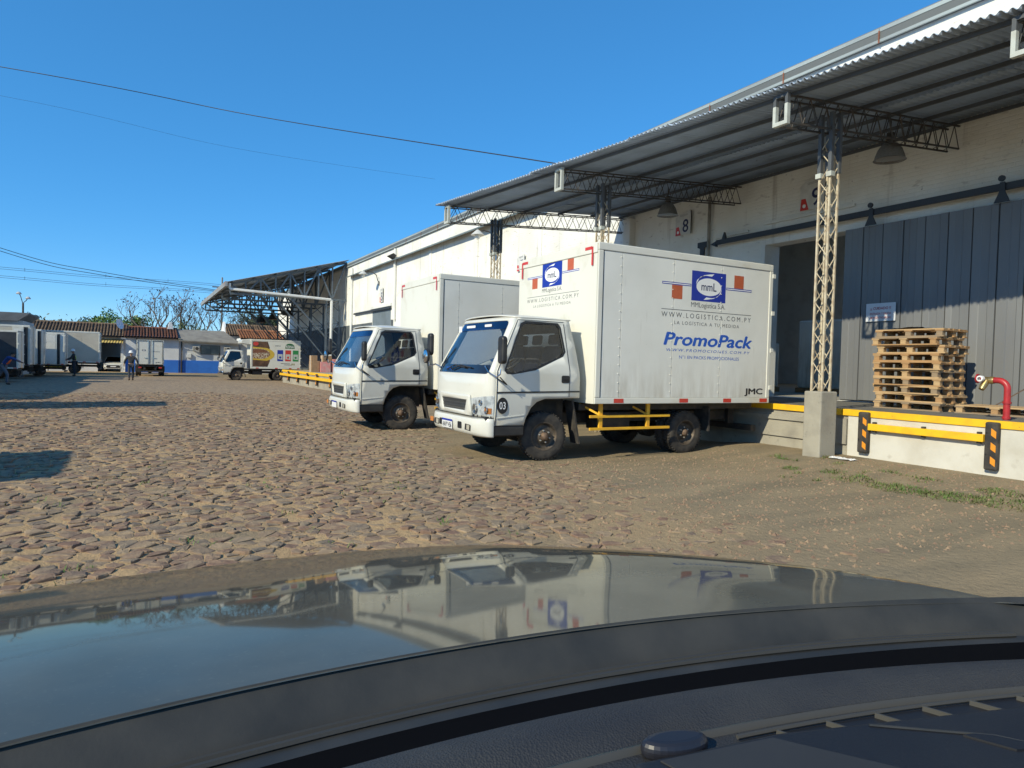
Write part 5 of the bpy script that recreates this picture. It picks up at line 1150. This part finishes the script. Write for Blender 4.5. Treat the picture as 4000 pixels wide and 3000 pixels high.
reach = dict(pelvis=(0, .02, .97), chest=(0, -.03, 1.31), neck=(0, -.05, 1.51), head=(0, -.08, 1.66), shoulderl=(-.19, -.03, 1.43), elbowl=(-.25, -.25, 1.22), wristl=(-.20, -.48, 1.10), handl=(-.19, -.56, 1.08), shoulderr=(.19, -.03, 1.43), elbowr=(.27, -.15, 1.18), wristr=(.22, -.38, 1.08), handr=(.21, -.46, 1.07),
             hipl=(-.09, .02, .93), kneel=(-.12, -.05, .5), anklel=(-.14, .02, .09), toel=(-.16, -.14, .05), hipr=(.09, .02, .93), kneer=(.12, .0, .5), ankler=(.15, .08, .09), toer=(.17, -.08, .05))
person('person in dark clothes and white helmet standing at the tail of the white truck', (-4.45, 61.0, gz(-4, 61)), R(-95), reach, darkcloth, trouser, hivisy, True, 1.14)
lean = dict(pelvis=(0, .12, .95), chest=(0, -.12, 1.22), neck=(0, -.25, 1.38), head=(0, -.33, 1.50), shoulderl=(-.19, -.17, 1.33), elbowl=(-.26, -.42, 1.30), wristl=(-.22, -.62, 1.18), handl=(-.21, -.70, 1.14), shoulderr=(.19, -.17, 1.33), elbowr=(.30, -.36, 1.20), wristr=(.26, -.60, 1.10), handr=(.25, -.68, 1.06),
            hipl=(-.09, .12, .91), kneel=(-.12, -.12, .52), anklel=(-.12, -.10, .09), toel=(-.12, -.26, .05), hipr=(.09, .12, .91), kneer=(.12, .30, .50), ankler=(.12, .62, .10), toer=(.12, .48, .05))
person('person in orange vest leaning forward at the left edge', (-6.30, 44.4, gz(-6.3, 44.4)), R(75), lean, bluecloth, jeans, hivis, False, 1.08)

# ------------------------------------------------------------------ the car one looks out of
def crs(pts, n):
    pts = [Vector(p) for p in pts]; out = []
    for i in range(len(pts) - 1):
        p0, p1, p2, p3 = pts[max(i-1, 0)], pts[i], pts[i+1], pts[min(i+2, len(pts)-1)]
        for k in range(n):
            t = k/n; out.append(.5*((2*p1) + (p2-p0)*t + (2*p0-5*p1+4*p2-p3)*t*t + (3*p1-p0-3*p2+p3)*t**3))
    out.append(pts[-1]); return out
CX = .22
OC = thing('own_car', 'dark dusty car whose bonnet and dashboard fill the foreground', 'car', (CX, 0, 0))
fr = crs([(-.01, 1.925, .978), (.31, 1.835, 1.0), (.58, 1.65, 1.034), (.76, 1.38, 1.075), (.88, 1.19, 1.096), (.98, .98, 1.118), (1.03, .736, 1.143), (1.04, .547, 1.163)], 6); fr[0].x = 0
NU = len(fr) - 1
def rear_pt(i):
    d = fr[i].x / 1.04 * 1.0; return Vector((d, .775 - .20*d*d, 1.168 - .006*d*d))
def hood_pt(i, k):
    s = 1 if i >= 0 else -1; i = abs(i); a, b = rear_pt(i), fr[i]; p = a.lerp(b, k); p.z += .020 * math.sin(math.pi * k) * (1 - (i/NU)**3)
    return Vector((s*p.x, p.y, p.z))
def carpaint():
    m, t, b, o = nodes_of('dusty_dark_paint'); P = _co(t, 'World'); t.nodes.remove(b)
    base = t.nodes.new('ShaderNodeBsdfDiffuse'); t.links.new(_mix(t, _math(t, 'ADD', _math(t, 'MULTIPLY', _noise(t, P, 3.0, 6, .35, .75), .3), _math(t, 'MULTIPLY', _noise(t, P, 140, 3, .60, .75), .12)), (.07, .07, .063), (.25, .235, .195)), base.inputs[0])
    gl = t.nodes.new('ShaderNodeBsdfGlossy'); gl.inputs[0].default_value = (.93, .90, .78, 1); gl.inputs['Roughness'].default_value = .04
    fr = t.nodes.new('ShaderNodeFresnel'); fr.inputs[0].default_value = 1.55
    f = _math(t, 'MULTIPLY', fr.outputs[0], _math(t, 'SUBTRACT', .84, _math(t, 'MULTIPLY', _noise(t, P, 2.2, 6, .4, .75), .35)))
    mx = t.nodes.new('ShaderNodeMixShader'); t.links.new(f, mx.inputs[0]); t.links.new(base.outputs[0], mx.inputs[1]); t.links.new(gl.outputs[0], mx.inputs[2]); t.links.new(mx.outputs[0], o.inputs[0])
    return m
paint = carpaint()
mb = MB(); rows = []; NK = 16
for j in range(NK + 1): rows.append([hood_pt(i, j / NK) for i in range(-NU, NU + 1)])
for out_, dz in ((.03, -.012), (.07, -.055), (.10, -.14), (.12, -.40)):
    row = []
    for i in range(-NU, NU + 1):
        p = hood_pt(i, 1.0); d = Vector((p.x, max(p.y - .7, .0)*.9, 0)); d = d.normalized() if d.length > .01 else Vector((0, 1, 0)); q = p + d*out_; q.z += dz; row.append(q)
    rows.append(row)
n = 2*NU + 1
mb.add([p for r_ in rows for p in r_], [[j*n+i, j*n+i+1, (j+1)*n+i+1, (j+1)*n+i] for j in range(len(rows)-1) for i in range(n-1)])
hood = mb.build('bonnet', paint, OC); hood.data.polygons.foreach_set('use_smooth', [True]*len(hood.data.polygons))
plasticd = M('cowl_plastic', (.022, .023, .023), .6, col2=(.05, .048, .043), scale=6, lo=.4, hi=.7, bump=.03, bscale=200)
def strip(d0, d1, ya, za, yb, zb, mat, name, par, nu=40, nv=4, ca=.20, cb=.20, bul=0.0, smooth=True, thick=0.0):
    return MB().grid(lambda u, v: (lerp(d0, d1, u), lerp(ya - ca*lerp(d0, d1, u)**2, yb - cb*lerp(d0, d1, u)**2, v), lerp(za, zb, v) + bul*math.sin(math.pi*v)), nu, nv).build(name, mat, par, smooth=smooth, solid=thick)
strip(-1.22, 1.22, .782, 1.169, .735, 1.120, plasticd, 'bonnet_gap', OC)
strip(-1.25, 1.25, .738, 1.120, .665, 1.138, plasticd, 'cowl', OC, bul=.006)
for dd, zz in ((.722, 1.132), (.700, 1.138)): MB().tube([(d/20, dd - .2*(d/20)**2, zz) for d in range(-19, 20)], .004, 6).build('cowl_rib', M('cowl_grey', (.04, .039, .036), .6), OC)
strip(-1.2, 1.2, .668, 1.140, .598, 1.156, M('frit_black', (.003, .003, .004), .95, spec=.05), 'glass_edge_band', OC, nv=2, cb=.24)
grain = M('dash_grain', (.028, .028, .029), .62, col2=(.038, .038, .038), scale=3, lo=.4, hi=.7)
def leather():
    m, t, b, o = nodes_of('dash_leather'); P = _co(t, 'Object'); b.inputs['Base Color'].default_value = (.032, .037, .050, 1); b.inputs['Roughness'].default_value = .55; b.inputs['Specular IOR Level'].default_value = .4
    vo = t.nodes.new('ShaderNodeTexVoronoi'); vo.inputs['Scale'].default_value = 420; t.links.new(P, vo.inputs['Vector'])
    t.links.new(_mix(t, _noise(t, P, 6, 5, .4, .7), (.028, .028, .030), (.044, .043, .041)), b.inputs['Base Color'])
    _bump(t, b, vo.outputs['Distance'], .7, .0012); return m
lea = leather()
DB = strip(-1.18, 1.18, .606, 1.1555, .533, 1.150, lea, 'dashboard', OC, nv=8, ca=.24, cb=.22, bul=.010)
strip(-.98, .98, .533, 1.149, .524, 1.146, M('dash_lip', (.05, .049, .045), .7), 'dash_lip', DB, nv=3, ca=.22, cb=.22, bul=.004)
strip(-.98, .98, .524, 1.146, .10, 1.135, lea, 'dash_shelf', DB, nv=6, ca=.22, cb=.05)
vy = lambda d: .507 - .215*d*d
MB().grid(lambda u, v: (lerp(.325, 1.0, u), vy(lerp(.325, 1.0, u)) - .030*v, 1.1475), 24, 1).build('vent_slot', blackink, DB)  # black sheet on the shelf, the dark of the vent recess as colour
for k in range(8):
    d = .37 + k*.065; MB().bar((d, vy(d) - .002, 1.150), (d + .012, vy(d + .012) - .028, 1.150), .0022, .006).build('vent_slat', M('vent_slat', (.06, .058, .052), .6) if k == 0 else bpy.data.materials['vent_slat'], DB)
MB().tube([(.325 + k*.02, vy(.325 + k*.02) + .003, 1.150) for k in range(34)], .0025, 6).build('vent_rim', bpy.data.materials['dash_lip'], DB)
navyp = M('dash_cover', (.012, .012, .014), .5, col2=(.017, .017, .018), scale=5, bump=.08, bscale=300)
MB().prism([(.19, .492), (.36, .468), (.68, .378), (1.0, .25), (1.0, .10), (.19, .10)], 'z', 1.13, 1.157).build('dash_cover', navyp, DB, bevel=.006, seg=3)
MB().prism([(.215, .480), (.345, .460), (.42, .36), (.25, .34)], 'z', 1.1565, 1.1585).build('speaker_mesh', grain, DB)
MB().prism([(.53, .375), (.66, .335), (.66, .30), (.55, .335)], 'z', 1.1565, 1.159).build('side_vent', blackink, DB)
MB().tube([(.46, .432, 1.158), (.56, .36, 1.158), (.64, .25, 1.158)], .0015, 5).build('cover_seam', plasticd, DB)
MB().prism(ellipse(0, 0, .036, .017, 28), 'z', -.004, .016).build('light_sensor', M('sensor_dome', (.016, .017, .024), .4), DB, (.25, .499, 1.148), (0, 0, -.25), bevel=.009, seg=4)
clear = bpy.data.materials.new('windscreen_clear'); clear.use_nodes = True; t_ = clear.node_tree; t_.nodes.remove(t_.nodes['Principled BSDF']); tb_ = t_.nodes.new('ShaderNodeBsdfTransparent'); tb_.inputs[0].default_value = (.935, .965, .915, 1); t_.links.new(tb_.outputs[0], t_.nodes['Material Output'].inputs[0])
MB().grid(lambda u, v: (lerp(-1.0, 1.0, u)*(1 - .22*v), lerp(.655, .03, v) - .20*(lerp(-1, 1, u))**2, lerp(1.142, 1.72, v) + .02*math.sin(math.pi*v)), 24, 10).build('windscreen', clear, OC, smooth=True)
for s in (-1, 1):
    MB().tube([(s*1.02, .44, 1.13), (s*.92, .10, 1.48), (s*.80, -.16, 1.73)], .045, 8).build('pillar', plasticd, OC)
    MB().grid(lambda u, v: (s*lerp(1.05, 1.10, math.sin(v*3.1)), lerp(.55, -.9, u), lerp(1.14, .35, v)), 10, 8).build('door_skin', paint, OC, smooth=True)
